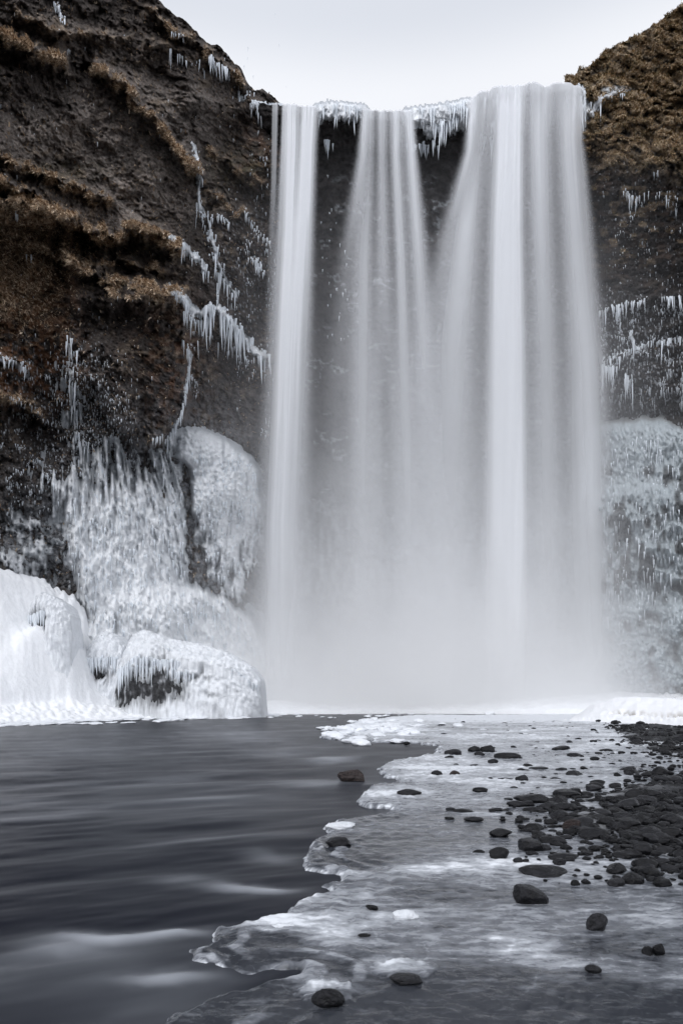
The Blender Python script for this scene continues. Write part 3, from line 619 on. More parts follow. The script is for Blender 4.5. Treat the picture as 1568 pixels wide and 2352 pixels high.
for (a, b, rx, ry, s_) in ((840, 1672, 110, 24, .6), (1050, 1692, 200, 22, .2), (1180, 1648, 420, 14, .8), (1380, 1700, 200, 40, .35), (1050, 1780, 170, 28, .35), (960, 1760, 70, 14, .25), (900, 1830, 80, 14, .3), (620, 2128, 120, 20, .75), (700, 2070, 40, 14, .4),
                           (790, 2020, 90, 12, .35), (980, 2006, 120, 18, .45), (1160, 1990, 130, 16, .35), (1080, 2040, 100, 14, .15), (760, 2160, 70, 16, .5), (830, 2130, 110, 20, .25), (860, 2230, 80, 20, .5), (740, 2268, 60, 24, .6), (930, 2110, 120, 14, .2),
                           (1180, 2180, 100, 30, .25), (1290, 2230, 120, 22, .2), (1480, 2260, 120, 20, .2), (900, 1960, 150, 40, -.30), (780, 1965, 70, 26, -.35), (1020, 2066, 130, 20, -.35), (600, 2185, 90, 26, -.75), (680, 2240, 150, 20, -.5), (1350, 2110, 260, 70, -.25), (1450, 2300, 250, 50, -.25)):
    wm += s_ * blob(px, py, a, b, rx, ry)
rc = np.hypot((px - 752) / 56, (py - 2297) / 27) * (1 + .25 * fbm(px / 14, py / 10, 419, 3)); collar = sstep(1.25, .95, rc); wm += .30 * collar * (.5 + vn(px / 9, py / 6, 421)); z += .010 * collar
rc2 = np.hypot((px - 930) / 66, (py - 2244) / 20) * (1 + .3 * fbm(px / 14, py / 10, 420, 3)); wm += .35 * sstep(1.3, .9, rc2); z += .008 * sstep(1.3, .9, rc2)
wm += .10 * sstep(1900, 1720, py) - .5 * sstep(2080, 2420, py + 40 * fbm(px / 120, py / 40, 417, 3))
kk = np.clip(Yg / 9, .35, 2.5); rim = gau(sd, .015 * kk, .035 * kk) * (.5 + .7 * vn(X / .06, Yg / .06, 414)); lines = sstep(.55, .95, lap) * sstep(0, .05, sd) * (1 - sstep(.25, .7, sd)) * sstep(.3, .7, vn(X / .4, Yg / .3, 416)) * .55; rim = np.maximum(rim, lines); wm = np.clip(wm, 0, 1)
wm = np.clip(np.maximum(wm, rim), 0, 1) * sstep(-.05, .03, sd)
l1_, l2_, _ = voro(X / .10 + .5 * fine, Yg / .08, 418); z += .022 * wm * (1 - l1_) * np.clip(Yg / 7, .6, 2)
P = np.stack([X, Yg, z], -1)
M_sheet, n, b = newmat('lake_ice'); l = n.links.new
at = n.nodes.new('ShaderNodeAttribute'); at.attribute_name = 'white'; ge = n.nodes.new('ShaderNodeNewGeometry')
mp = n.nodes.new('ShaderNodeMapping'); mp.inputs['Scale'].default_value = (3.6, 8.0, 4.0)
no = n.nodes.new('ShaderNodeTexNoise'); no.inputs['Scale'].default_value = 1.8; no.inputs['Detail'].default_value = 12; no.inputs['Roughness'].default_value = .65
l(ge.outputs['Position'], mp.inputs[0]); l(mp.outputs[0], no.inputs['Vector'])
ad = n.nodes.new('ShaderNodeMath'); ad.operation = 'MULTIPLY_ADD'; ad.inputs[1].default_value = 1.25; ad.inputs[2].default_value = -.625
l(no.outputs['Fac'], ad.inputs[0]); a2 = n.nodes.new('ShaderNodeMath'); a2.operation = 'ADD'; a2.use_clamp = True; l(at.outputs['Fac'], a2.inputs[0]); l(ad.outputs[0], a2.inputs[1])
mp2 = n.nodes.new('ShaderNodeMapping'); mp2.inputs['Scale'].default_value = (.9, 2.0, 1.0)
nw = n.nodes.new('ShaderNodeTexNoise'); nw.inputs['Scale'].default_value = 1.3; nw.inputs['Detail'].default_value = 5; l(ge.outputs['Position'], nw.inputs['Vector'])
vw = n.nodes.new('ShaderNodeMixRGB'); vw.blend_type = 'ADD'; vw.inputs[0].default_value = .9; l(ge.outputs['Position'], vw.inputs[1]); l(nw.outputs['Color'], vw.inputs[2]); l(vw.outputs[0], mp2.inputs[0])
vo = n.nodes.new('ShaderNodeTexVoronoi'); vo.feature = 'DISTANCE_TO_EDGE'; vo.inputs['Scale'].default_value = 1.6; l(mp2.outputs[0], vo.inputs['Vector'])
cl = n.nodes.new('ShaderNodeMapRange'); cl.interpolation_type = 'SMOOTHSTEP'; cl.inputs[1].default_value = .02; cl.inputs[2].default_value = .0; cl.inputs[3].default_value = 0; cl.inputs[4].default_value = .20; l(vo.outputs['Distance'], cl.inputs[0])
n2 = n.nodes.new('ShaderNodeTexNoise'); n2.inputs['Scale'].default_value = 14; n2.inputs['Detail'].default_value = 8; n2.inputs['Roughness'].default_value = .7; l(ge.outputs['Position'], n2.inputs['Vector'])
cl2 = n.nodes.new('ShaderNodeMath'); cl2.operation = 'MULTIPLY'; l(cl.outputs[0], cl2.inputs[0]); l(no.outputs['Fac'], cl2.inputs[1])
a3 = n.nodes.new('ShaderNodeMath'); a3.operation = 'MULTIPLY_ADD'; a3.inputs[1].default_value = .5; l(n2.outputs['Fac'], a3.inputs[0]); l(cl2.outputs[0], a3.inputs[2])
a4 = n.nodes.new('ShaderNodeMath'); a4.operation = 'ADD'; l(a2.outputs[0], a4.inputs[0]); l(a3.outputs[0], a4.inputs[1])
a5 = n.nodes.new('ShaderNodeMath'); a5.operation = 'SUBTRACT'; a5.inputs[1].default_value = .25; a5.use_clamp = True; l(a4.outputs[0], a5.inputs[0]); a2 = a5
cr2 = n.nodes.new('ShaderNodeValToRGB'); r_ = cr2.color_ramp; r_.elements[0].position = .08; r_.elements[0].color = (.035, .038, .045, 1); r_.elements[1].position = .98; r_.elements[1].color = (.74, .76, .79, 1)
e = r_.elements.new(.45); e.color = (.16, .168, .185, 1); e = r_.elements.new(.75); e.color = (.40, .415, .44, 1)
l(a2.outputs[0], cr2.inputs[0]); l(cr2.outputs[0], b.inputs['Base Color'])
rr = n.nodes.new('ShaderNodeMapRange'); rr.inputs[3].default_value = .07; rr.inputs[4].default_value = .5; l(a2.outputs[0], rr.inputs[0]); l(rr.outputs[0], b.inputs['Roughness'])
bp = n.nodes.new('ShaderNodeBump'); bp.inputs['Strength'].default_value = .45; bp.inputs['Distance'].default_value = .02
nb = n.nodes.new('ShaderNodeTexNoise'); nb.inputs['Scale'].default_value = 9; nb.inputs['Detail'].default_value = 6; l(ge.outputs['Position'], nb.inputs['Vector']); l(nb.outputs['Fac'], bp.inputs['Height']); l(bp.outputs[0], b.inputs['Normal'])
b.inputs['IOR'].default_value = 1.31; b.inputs['Specular IOR Level'].default_value = .4
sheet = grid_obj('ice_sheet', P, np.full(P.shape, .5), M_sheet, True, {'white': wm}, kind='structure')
sheet['label'] = 'grey-white sheet of river ice with a ragged rim along the shore'

# river with long smooth swells
ysr = np.r_[np.linspace(1615, 1660, 40), np.linspace(1662, 2400, 300), np.linspace(2430, 4000, 20)]
px, py, X, Yg = ground_grid(-700, 2100, 420, ysr)
u = X * .9 + Yg * .42; v = Yg * .9 - X * .42
wv = fbm(u / 2.2, v / .75, 501, 3) * .024 * np.clip(Yg / 6, .6, 1.6) + .008 * fbm(u / .8, v / .3, 502, 3)
foam = np.zeros_like(X)
for (a, b_, rx, ry, s_) in ((230, 2152, 95, 9, 1.), (400, 2146, 80, 6, .9), (140, 2180, 90, 14, .5), (380, 2250, 90, 9, .75), (560, 2042, 80, 7, .75), (640, 2044, 40, 6, .5), (620, 1965, 50, 9, .4), (760, 1746, 50, 4, .8), (720, 1800, 60, 5, .5), (420, 2022, 60, 8, .3), (560, 1690, 80, 10, .35), (650, 1725, 90, 8, .3), (450, 1840, 200, 30, .15), (150, 1720, 120, 12, .15)):
    foam += .62 * s_ * blob(px, py + 5 * np.sin(px / 60) + 5 * fbm(px / 50, py / 20, 505, 2), a, b_, rx * 1.1, ry * 1.5)
foam = np.clip(foam * (.7 + .6 * vn(u / .8, v / .2, 503)) + .16 * sstep(.0, .7, fbm(u / 1.9, v / .7, 504, 4)), 0, 1)
wv += .03 * foam * sstep(0, .6, foam)
P = np.stack([X, Yg, wv], -1)
M_water, n, b = newmat('river_water'); l = n.links.new
at = n.nodes.new('ShaderNodeAttribute'); at.attribute_name = 'foam'
mx = n.nodes.new('ShaderNodeMixRGB'); mx.inputs[1].default_value = (.0105, .012, .018, 1); mx.inputs[2].default_value = (.42, .44, .47, 1)
l(at.outputs['Fac'], mx.inputs[0]); l(mx.outputs[0], b.inputs['Base Color'])
b.inputs['Roughness'].default_value = .34; b.inputs['IOR'].default_value = 1.33; b.inputs['Specular IOR Level'].default_value = .13
river = grid_obj('river', P, np.full(P.shape, .5), M_water, True, {'foam': foam}, kind='structure')
river['label'] = 'smooth dark grey river water'

# shore of dark gravel under the stones
shore_px = [(1396, 1658), (1470, 1660), (1568, 1668), (2000, 1690), (2000, 2120), (1568, 2008), (1500, 1982), (1425, 1952), (1350, 1918), (1290, 1892), (1285, 1872), (1330, 1850), (1390, 1825), (1440, 1795), (1490, 1770), (1510, 1745), (1480, 1715), (1430, 1690)]
sp = np.array([unproj(x, y, ground_Y(y, .05))[:2] for x, y in shore_px])
px, py, X, Yg = ground_grid(1150, 2000, 260, np.linspace(1648, 2130, 260))
sd = sdpoly(X, Yg, sp) + .25 * fbm(X / .7, Yg / .7, 521, 4) * np.clip(Yg / 10, .5, 3)
g1, g2, gid = voro(X / .16, Yg / .16, 522)
z = -.05 + .125 * sstep(-.5, .35, sd) * (1 - .75 * gau(py, 1768, 36) * sstep(1700, 1500, px)) + .05 * (1 - g1) * sstep(-.2, .4, sd) + .02 * fbm(X / .5, Yg / .5, 523, 3)
z -= .07 * sstep(.48, .60, vn(X / 1.3, Yg / .9, 525)) * sstep(2.5, .8, sd)
cs = np.empty(X.shape + (3,)); cs[:] = (.012, .012, .013); cs *= (.5 + gid)[..., None]
cs = mixc(cs, (.45, .46, .48), sstep(.55, .68, vn(X / .5, Yg / .25, 524)) * (.7 - .62 * sstep(-.1, 1.0, sd)))
shore = grid_obj('shore', np.stack([X, Yg, z], -1), cs, M_shore, True, kind='structure')
shore['label'] = 'dark gravel beach under the black stones'

# ------------------------------------------------------------------ snow banks
def bank(name, label, pxs, sil, front, Yf, depth, zf, prof, bump, colf, seed, nu=200, nv=120, **kw):
    """snow slope between a front edge and the crest seen on the skyline; t runs from front to back"""
    px = np.linspace(*pxs, nu)[None, :]; t = np.linspace(0, 1, nv)[:, None]
    px, t = np.broadcast_arrays(px, t)
    Y = Yf(px) + depth(px) * t
    pys = np.interp(px, *np.asarray(sil, float).T); zc = CAM_H - (pys - HOR) / F * (Yf(px) + depth(px) * .76)
    z = zf + (zc - zf) * prof(t, px) + bump(px, t, Y)
    X = (px - 784) / F * Y
    P = np.stack([X, Y, z], -1)
    return grid_obj(name, P, colf(px, t), M_snow, True, **kw)
sil_l = [(-300, 1250), (-100, 1300), (0, 1322), (50, 1337), (95, 1355), (125, 1380), (170, 1395), (195, 1425), (205, 1458), (225, 1495), (250, 1530), (280, 1560), (330, 1595), (420, 1612), (700, 1614)]
def bump_l(px, t, Y):
    n = .18 * fbm(px / 30, Y / 1.2, 601, 4) + .08 * fbm(px / 9, Y / .4, 602, 3)
    k1, _, _ = voro(px / 13, Y / .8, 603)
    lump = sstep(60, 120, px) * (1 - sstep(205, 230, px)) * sstep(.35, .6, t) * .55 * (1 - k1)
    k2, _, _ = voro(px / 16, Y / 1.1, 606)
    edge = (.55 * sstep(0, .34, t) + .45 * sstep(.335, .36, t + .012 * fbm(px / 9, px * 0, 604)) * (1 - .7 * sstep(.36, .5, t)) + .22 * (1 - k2) * sstep(.01, .03, t) * (1 - sstep(.30, .34, t))) * (1 - sstep(420, 620, px))
    hump = 2.7 * gau(px, 108, 66) * gau(t, .46, .085) + 2.0 * gau(px, 160, 36) * gau(t, .43, .09) + .8 * gau(px, 30, 60) * gau(t, .45, .1) + .7 * gau(px, 215, 40) * gau(t, .5, .12)
    return n * sstep(0, .1, t) + lump + edge + hump
white = lambda px, t: np.broadcast_to(np.array([.86, .87, .885]), px.shape + (3,)) * (0.97 + .05 * vn(px / 20, t * 20, 605))[..., None]
snow_left = bank('snow_slope_left', '', (-300, 660), sil_l, None, lambda p: np.interp(p, [-300, 0, 280, 660], [34, 37, 44, 55]), lambda p: np.interp(p, [-300, 0, 280, 660], [12, 13, 15, 12]), .05,
    lambda t, p: np.interp(t, [0, .02, .34, .42, .5, .6, .72, .8, 1], [-.03, .0, .02, .15, .35, .62, .93, 1.0, .97]), bump_l, white, 600, 260, 150, kind='structure')
snow_left['label'] = 'white snow bank on the far bank below the left ice'
# low snow shore at the foot of the fall
sil_b = [(560, 1614), (650, 1612), (700, 1616), (760, 1619), (880, 1615), (930, 1619), (1050, 1617), (1200, 1606), (1357, 1599), (1421, 1591), (1500, 1586), (1568, 1577), (1900, 1560)]
def bump_b(px, t, Y): return (.22 * fbm(px / 24, Y / 1.5, 611, 4) + .12 * np.abs(fbm(px / 8, Y / .6, 612, 3))) * sstep(0, .12, t)
snow_back = bank('snow_shore_back', '', (540, 1900), sil_b, None, lambda p: np.interp(p, [540, 900, 1100, 1900], [56, 59, 58, 54]), lambda p: np.full(np.shape(p), 9.0), .02,
    lambda t, p: np.interp(t, [0, .05, .2, .72, 1], [0, .3, .55, 1.0, 1.0]), bump_b, white, 610, 260, 70, kind='structure')
snow_back['label'] = 'low white snow shore at the foot of the waterfall'
sil_r = [(1280, 1672), (1300, 1655), (1340, 1632), (1362, 1617), (1411, 1605), (1460, 1601), (1510, 1604), (1568, 1607), (1900, 1585)]
def bump_r(px, t, Y):
    k1, _, _ = voro(px / 9, Y / .5, 621)
    return (.10 * fbm(px / 24, Y / 1.5, 622, 4) + .16 * (1 - k1) * sstep(.45, .05, t)) * sstep(0, .05, t) - .4 * gau(t, .22 + .05 * fbm(px / 20, px * 0, 623), .035) * sstep(1385, 1420, px)
def col_r(px, t):
    c = np.broadcast_to(np.array([.86, .865, .875]), px.shape + (3,)).copy()
    return mixc(c, (.22, .175, .12), .95 * gau(t, .21 + .05 * fbm(px / 20, px * 0, 623), .05) * sstep(1385, 1420, px) * sstep(.25, .6, vn(px / 7, t * 30, 624)))
snow_right = bank('snow_bank_right', '', (1284, 1900), sil_r, None, lambda p: np.interp(p, [1280, 1380, 1568, 1900], [42, 38.5, 34, 30]), lambda p: np.full(np.shape(p), 6.0), .0,
    lambda t, p: np.interp(t, [0, .05, .18, .26, .72, 1], [-.05, .18, .30, .48, 1.0, .9]), bump_r, col_r, 620, 200, 80, kind='structure')
snow_right['label'] = 'lumpy snow bank with a dirty brown seam above the stones'

# ------------------------------------------------------------------ rocks
def ico(sub):
    import bmesh
    bm = bmesh.new(); bmesh.ops.create_icosphere(bm, subdivisions=sub, radius=1); V = np.array([v.co[:] for v in bm.verts]); Fa = np.array([[v.index for v in f.verts] for f in bm.faces]); bm.free(); return V, Fa
ICO = {k: ico(k) for k in (2, 3, 4, 5)}
def noise3(V, s, seed): return (vn(V[:, 0] * s + 7, V[:, 1] * s + 13 * V[:, 2], seed) + vn(V[:, 1] * s, V[:, 2] * s + 3, seed + 1) + vn(V[:, 2] * s + 5, V[:, 0] * s, seed + 2)) / 1.5 - 1
def rock_shape(seed, sub=3, planes=14, sharp=14., rough=.05):
    r = np.random.default_rng(seed); V, Fa = ICO[sub]
    N = r.normal(size=(planes, 3)); N /= np.linalg.norm(N, axis=1)[:, None]; h = r.uniform(.62, 1.0, planes)
    d = np.clip(V @ N.T, .02, None) / h            # 1/r for each cutting plane
    inv = (np.sum(np.maximum(d, .0) ** sharp, 1) + .9 ** sharp) ** (1 / sharp)
    R = 1 / inv; R *= 1 + rough * noise3(V, 2.2, seed) + rough * .5 * noise3(V, 5, seed + 5)
    V = V * R[:, None]; V -= (V.max(0) + V.min(0)) / 2; V /= (V.max(0) - V.min(0)) / 2
    return V, Fa
ROCK_ANG = [raw_mesh('stone', *rock_shape(700 + k, 3, 9, 40, .07), smooth=False) for k in range(8)]
ROCK_RND = [raw_mesh('stone', *rock_shape(740 + k, 4, 9, 17, .07)) for k in range(8)]
PEB = [raw_mesh('pebble', *rock_shape(780 + k, 2, 7, 44, .12), smooth=False) for k in range(10)]
for m_ in ROCK_ANG + ROCK_RND + PEB: m_.materials.append(M_stone)
def put(name, me, px, py, w, h, label, cat, group=None, zg=.04, rot=0., yaw=None, mat=None, sink=.35, deep=.62):
    Y = ground_Y(py, zg); s = Y / F; yc = Y + .5 * w * s * deep * .6
    o = obj(name, me, loc=((px - 784) * s, yc, zg + h * s * (.36 - sink * .4)), label=label, cat=cat, group=group)
    o.scale = (w * s / 2, w * s / 2 * deep, h * s * .6); o.rotation_euler = (0, rot, 0)
    if mat:
        o.material_slots[0].link = 'OBJECT'; o.material_slots[0].material = mat
    return o
z6 = lambda x, y: (673.75 + x * .5703, 1568 + y * .5703)
z7 = lambda x, y: (306.25 + x * .4297, 1898.75 + y * .4297)
z8 = lambda x, y: (894.25 + x * .4297, 1898.75 + y * .4297)
stones = [  # view, x, base y, width, height, angular?, tilt, label
    (z6, 232, 402, 112, 64, 1, .05, 'large reddish brown rock standing in open water off the ice edge'),
    (z6, 468, 454, 102, 30, 0, -.04, 'long smooth black stone on the ice tongue nearest the brown rock'),
    (z6, 180, 659, 106, 44, 0, .02, 'glossy rounded stone on the glassy ice rim at the water'),
    (z6, 577, 374, 46, 25, 0, 0, 'oval grey stone, left one of the two ovals side by side'),
    (z6, 649, 371, 42, 21, 0, -.1, 'oval brown stone, right one of the two ovals side by side'),
    (z6, 643, 291, 72, 28, 0, .04, 'long dark stone left of the cluster of three at mid ice'),
    (z6, 628, 304, 40, 15, 1, 0, 'small flat stone tucked in front of the long dark stone'),
    (z6, 730, 279, 54, 29, 0, .05, 'rounded stone at the back left of the cluster of three'),
    (z6, 782, 282, 62, 37, 1, 0, 'tallest peaked stone of the cluster of three'),
    (z6, 750, 294, 44, 21, 0, 0, 'small rounded stone at the front of the cluster of three'),
    (z6, 868, 306, 112, 30, 1, .06, 'wide flat wedge of rock right of the cluster of three'),
    (z6, 804, 326, 44, 22, 1, 0, 'small pointed stone below the cluster of three'),
    (z6, 918, 352, 36, 11, 0, 0, 'small flat stone left of a long flat stone'),
    (z6, 990, 349, 82, 14, 0, .02, 'long very flat stone on pale ice at mid distance'),
    (z6, 1080, 352, 50, 14, 1, 0, 'low peaked stone between two flatter stones on pale ice'),
    (z6, 1131, 374, 64, 24, 1, 0, 'blocky grey stone on pale ice toward the shore'),
    (z6, 920, 397, 54, 30, 1, -.1, 'upright grey block with a flat face on pale ice'),
    (z6, 857, 390, 68, 9, 0, 0, 'thin sliver of stone beside the upright grey block'),
    (z6, 1160, 301, 21, 13, 1, 0, 'tiny square stone standing alone on far ice'),
    (z6, 1214, 313, 40, 18, 1, 0, 'small wedge stone on far ice near the tiny square one'),
    (z6, 1110, 242, 30, 14, 1, 0, 'far square stone, left one of a distant pair'),
    (z6, 1209, 240, 28, 13, 1, 0, 'far square stone, right one of a distant pair'),
    (z6, 1147, 229, 28, 11, 1, 0, 'far pale stone just behind a distant pair'),
    (z6, 1263, 278, 58, 17, 0, .05, 'far low rounded stone at the border of the stony beach'),
    (z6, 965, 484, 152, 40, 1, .03, 'largest low slab of the stone heap at mid ice'),
    (z6, 905, 498, 88, 26, 0, 0, 'rounded stone at the front left of the stone heap'),
    (z6, 970, 519, 86, 22, 1, 0, 'flat stone at the very front of the stone heap'),
    (z6, 632, 514, 40, 15, 1, 0, 'small dark stone at the end of a low flat stone'),
    (z6, 685, 519, 82, 13, 0, .04, 'low flat stone sunk in ice with a small stone at its end'),
    (z6, 815, 517, 58, 16, 0, 0, 'pale grey slab half sunk in the ice'),
    (z6, 856, 517, 28, 14, 1, 0, 'small black stone touching the pale grey slab'),
    (z6, 728, 557, 82, 19, 0, 0, 'flat black stone alone on bare grey ice'),
    (z6, 923, 552, 60, 10, 0, 0, 'thin flat stone in ice below the stone heap'),
    (z6, 838, 618, 94, 36, 0, -.12, 'smooth wedge shaped stone sloping down to one side'),
    (z6, 1027, 623, 38, 16, 0, 0, 'small dome shaped stone alone right of the smooth wedge'),
    (z6, 830, 707, 82, 50, 1, -.05, 'sharp angular black block mirrored in the ice'),
    (z6, 748, 685, 48, 16, 0, 0, 'small dull stone left of the sharp angular block'),
    (z6, 963, 692, 52, 14, 1, .05, 'small split stone right of the sharp angular block'),
    (z6, 1094, 712, 132, 23, 0, .02, 'long smooth flat stone frozen in right of the sharp block'),
    (z6, 1020, 777, 205, 34, 1, .03, 'longest flat grey slab frozen into the near ice'),
    (z6, 1090, 452, 88, 24, 0, 0, 'flat dark stone touching the small white stone'),
    (z6, 1182, 453, 60, 18, 0, 0, 'rounded stone right of the small white stone'),
    (z6, 1079, 473, 60, 18, 0, 0, 'low stone below the small white stone'),
    (z6, 1216, 629, 132, 48, 1, 0, 'big broken black stone at the front corner of the beach'),
    (z6, 1340, 597, 122, 46, 1, .08, 'big slanted slab behind the front corner of the beach'),
    (z6, 1410, 637, 112, 42, 1, -.05, 'big ridged slab right of the broken corner stone'),
    (z6, 1125, 590, 82, 46, 0, 0, 'domed brown stone with a frosted foot at the beach edge'),
    (z6, 1130, 562, 92, 22, 0, 0, 'flat stone resting just behind the domed brown stone'),
    (z6, 1095, 512, 106, 32, 0, .03, 'broad smooth stone behind the domed brown stone'),
    (z6, 1115, 609, 62, 24, 1, 0, 'dull grey stone in front of the domed brown stone'),
    (z6, 1385, 494, 94, 36, 0, 0, 'smooth humped stone in the middle of the beach'),
    (z6, 1075, 550, 82, 32, 1, 0, 'dark rounded stone left of the flat resting stone'),
    (z6, 1404, 572, 78, 46, 1, -.15, 'upright black stone among slabs on the beach'),
    (z6, 1350, 704, 124, 30, 0, 0, 'long low stone at the front margin of the beach'),
    (z6, 1500, 687, 84, 32, 0, .1, 'tilted dark stone at the frame edge of the beach front'),
    (z6, 456, 246, 30, 13, 0, 0, 'lone black stone in the water beside loose white ice'),
    (z6, 596, 173, 32, 9, 0, 0, 'far flat black stone among the loose white ice'),
    (z6, 607, 208, 30, 7, 0, 0, 'far thin stone in front of the loose white ice'),
    (z6, 683, 161, 18, 9, 1, 0, 'far tiny dark stone right of the loose white ice'),
    (z6, 850, 164, 22, 6, 0, 0, 'far tiny flat stone on open pale ice'),
    (z6, 510, 168, 22, 5, 0, 0, 'far tiny stone amid the loose white ice'),
    (z8, 765, 410, 190, 92, 1, .28, 'glossy black rock with a long low tail on near ice'),
    (z8, 1115, 548, 120, 98, 0, .1, 'shiny round black boulder on the near dark ice'),
    (z8, 1385, 682, 66, 46, 1, 0, 'left stone of two black lumps near the frame edge'),
    (z8, 1440, 684, 70, 68, 1, 0, 'right taller stone of two black lumps near the frame edge'),
    (z8, 995, 310, 52, 30, 1, 0, 'small jagged stone frozen in behind the tailed rock'),
    (z8, 90, 838, 185, 44, 0, .06, 'flat dark stone sunk in white ice near the bottom'),
    (z8, 1090, 775, 90, 36, 0, 0, 'blurred low stone in dark ice near the bottom'),
    (z7, 1040, 947, 182, 80, 0, .04, 'round dark stone ringed by a white ice collar'),
    (z7, 1275, 440, 70, 22, 0, .25, 'thin slanting stone chip frozen in pale ice'),
    (z7, 1235, 586, 72, 14, 0, .05, 'thin dark stone chip below the white ice lump'),
]
for i, (zf_, x, y, w, h, ang, tilt, lab) in enumerate(stones):
    k = .5703 if zf_ is z6 else .4297; a, b_ = zf_(x, y)
    put('stone', (ROCK_ANG if ang else ROCK_RND)[(i * 3 + 1) % 8], a, b_, w * k, h * k, lab, 'stone', 'dark stones on the river ice', zg=-.02 if i == 0 else .045, rot=tilt, mat=M_stone_brown if i in (0, 4, 46) else None, sink=.6 if h < 18 else .35)
a, b_ = z6(1146, 441); put('stone', ROCK_RND[2], a, b_, 19, 8, 'small bright white stone among dark stones', 'stone', 'dark stones on the river ice', mat=M_stone_white)
# white lumps on the ice
FL = []
for k in range(8):
    V, Fa = rock_shape(800 + k, 3, 9, 6, .16); V = V * (1 + .28 * noise3(V, 3, 820 + k) + .14 * noise3(V, 7, 830 + k))[:, None]; me = raw_mesh('ice_lump', V, Fa); me.materials.append(M_floe); FL.append(me)
a, b_ = z7(1455, 490); put('ice_lump', FL[0], a, b_, 62, 20, 'bright white ice lump lying alone on near grey ice', 'ice lump', 'white ice lumps', zg=.04)
a, b_ = z7(1100, 12); put('ice_lump', FL[1], a, b_, 70, 16, 'white ice ridge at the tip of the ice above the glossy stone', 'ice lump', 'white ice lumps', zg=.03)
a, b_ = z7(790, 560); put('ice_lump', FL[3], a, b_, 70, 20, 'smooth white ice hump on the nearest pale ice tongue', 'ice lump', 'white ice lumps', zg=.02, sink=.8)
a, b_ = z6(790, 128); put('ice_lump', FL[2], a, b_, 24, 9, 'far yellowish white ice lump at the snow edge', 'ice lump', 'white ice lumps', zg=.04)
R0 = random.Random(5)
for i in range(120):    # slush field at the far ice tip
    x = R0.gauss(850, 80); y = 1655 + abs(R0.gauss(0, 1)) * 20 + (x < 800) * 14
    if not (736 < x < 1100 and 1644 < y < 1712) or y > 1700 + .0 * x and x > 950: continue
    w = R0.uniform(8, 34) * (.5 + (y - 1640) / 60)
    put('ice_lump', FL[R0.randrange(8)], x, y, w, w * R0.uniform(.22, .42), 'loose lump of white ice in the drift at the far ice tip', 'ice lump', 'loose white ice at the far ice tip', zg=.03, deep=1.0)
for i in range(60):
    x = R0.uniform(620, 1250); y = R0.uniform(1634, 1650) + (x > 950) * R0.uniform(0, 60); w = R0.uniform(6, 20)
    put('ice_lump', FL[R0.randrange(8)], x, y, w, w * R0.uniform(.15, .3), 'small scrap of white ice scattered over the far ice', 'ice lump', 'white scraps scattered on far ice', zg=.03, deep=1.0)
for i in range(110):    # broken shelf ice in front of the left snow bank
    x = R0.uniform(-30, 640); lim = np.interp(x, [0, 100, 180, 300, 420, 640], [1664, 1662, 1655, 1648, 1642, 1638])
    y = np.interp(x, [-300, 0, 280, 660], [1669, 1664, 1654, 1643]) + R0.uniform(-3, 1) ** 1 + abs(R0.gauss(0, 3.5)); w = R0.uniform(10, 46)
    put('ice_floe', FL[R0.randrange(8)], x, y, w, R0.uniform(3, 7), 'white slushy floe floating below the left snow bank', 'ice floe', 'floes below the left snow bank', zg=.0, deep=1.2)
# beach stones: the larger ones singly, the rest as one mass
R1 = random.Random(11); small = []; nbig = 0
spx = np.array(shore_px, float)
cand = []
for i in range(10000):
    y = 1656 + (R1.random() ** 1.35) * 380; x = R1.uniform(1170, 1640)
    d = float(sdpoly(np.array(x), np.array(y), spx)); 
    sc_d = 14 + (y - 1656) * .12
    p_ = (.35 + .65 * min(1, d / (2 * sc_d))) if d > 0 else math.exp(d / sc_d) * .35
    p_ *= (.25 + .75 * float(vn(x / 40, y / 14, 889))) * (1 - .7 * math.exp(-((y - 1768) / 34) ** 2))
    if R1.random() > p_: continue
    s = ground_Y(y, .05); wm_ = min(.20 + .010 * s, R1.lognormvariate(math.log(.038 + .0044 * s), .55)); w = wm_ * F / s
    cand.append((x, y, w, w * R1.uniform(.28, .55), d))
for i in range(150):  # scattered over the ice
    y = 1650 + R1.random() ** 1.5 * 260; x = R1.gauss(1270, 110)
    if x < 1000: continue
    wm_ = R1.lognormvariate(math.log(.10), .5); w = wm_ * F / ground_Y(y, .05); cand.append((x, y, w, w * R1.uniform(.2, .4), -5))
cand.sort(key=lambda q: -q[2] * q[3])
seen = [q for q in cand if 1150 < q[0] < 1580]
big = seen[:225]; bigset = set(map(id, big)); rest = [q for q in cand if id(q) not in bigset][:4200]
for (x, y, w, h, d) in big:
    put('beach_stone', PEB[R1.randrange(10)] if w < 30 else (ROCK_ANG + ROCK_RND)[R1.randrange(16)], x, y, w, h, 'dark wet stone lying on the stony beach beside the river ice', 'stone', 'stones of the dark beach', zg=.07 if d > 0 else .045, rot=R1.gauss(0, .12), deep=R1.uniform(.6, 1))
Vs, Fs, n_ = [], [], 0; PB = [rock_shape(780 + k, 2, 7, 40, .12) for k in range(10)]
for (x, y, w, h, d) in rest:
    v, f = PB[R1.randrange(10)]; zg = .065 if d > 0 else .045; Y = ground_Y(y, zg); s = Y / F; a = R1.uniform(-.5, .5)
    q = v * (w * s / 2, w * s / 2 * R1.uniform(.6, 1), h * s * .6); q = q @ np.array([[math.cos(a), -math.sin(a), 0], [math.sin(a), math.cos(a), 0], [0, 0, 1]]).T
    Vs.append(q + ((x - 784) * s, Y + .3 * w * s, zg + .25 * h * s)); Fs.append(f + n_); n_ += len(v)
obj('pebbles', raw_mesh('pebbles', np.concatenate(Vs), np.concatenate(Fs)), M_stone, label='mass of small dark wet pebbles covering the beach', cat='pebbles', kind='stuff')

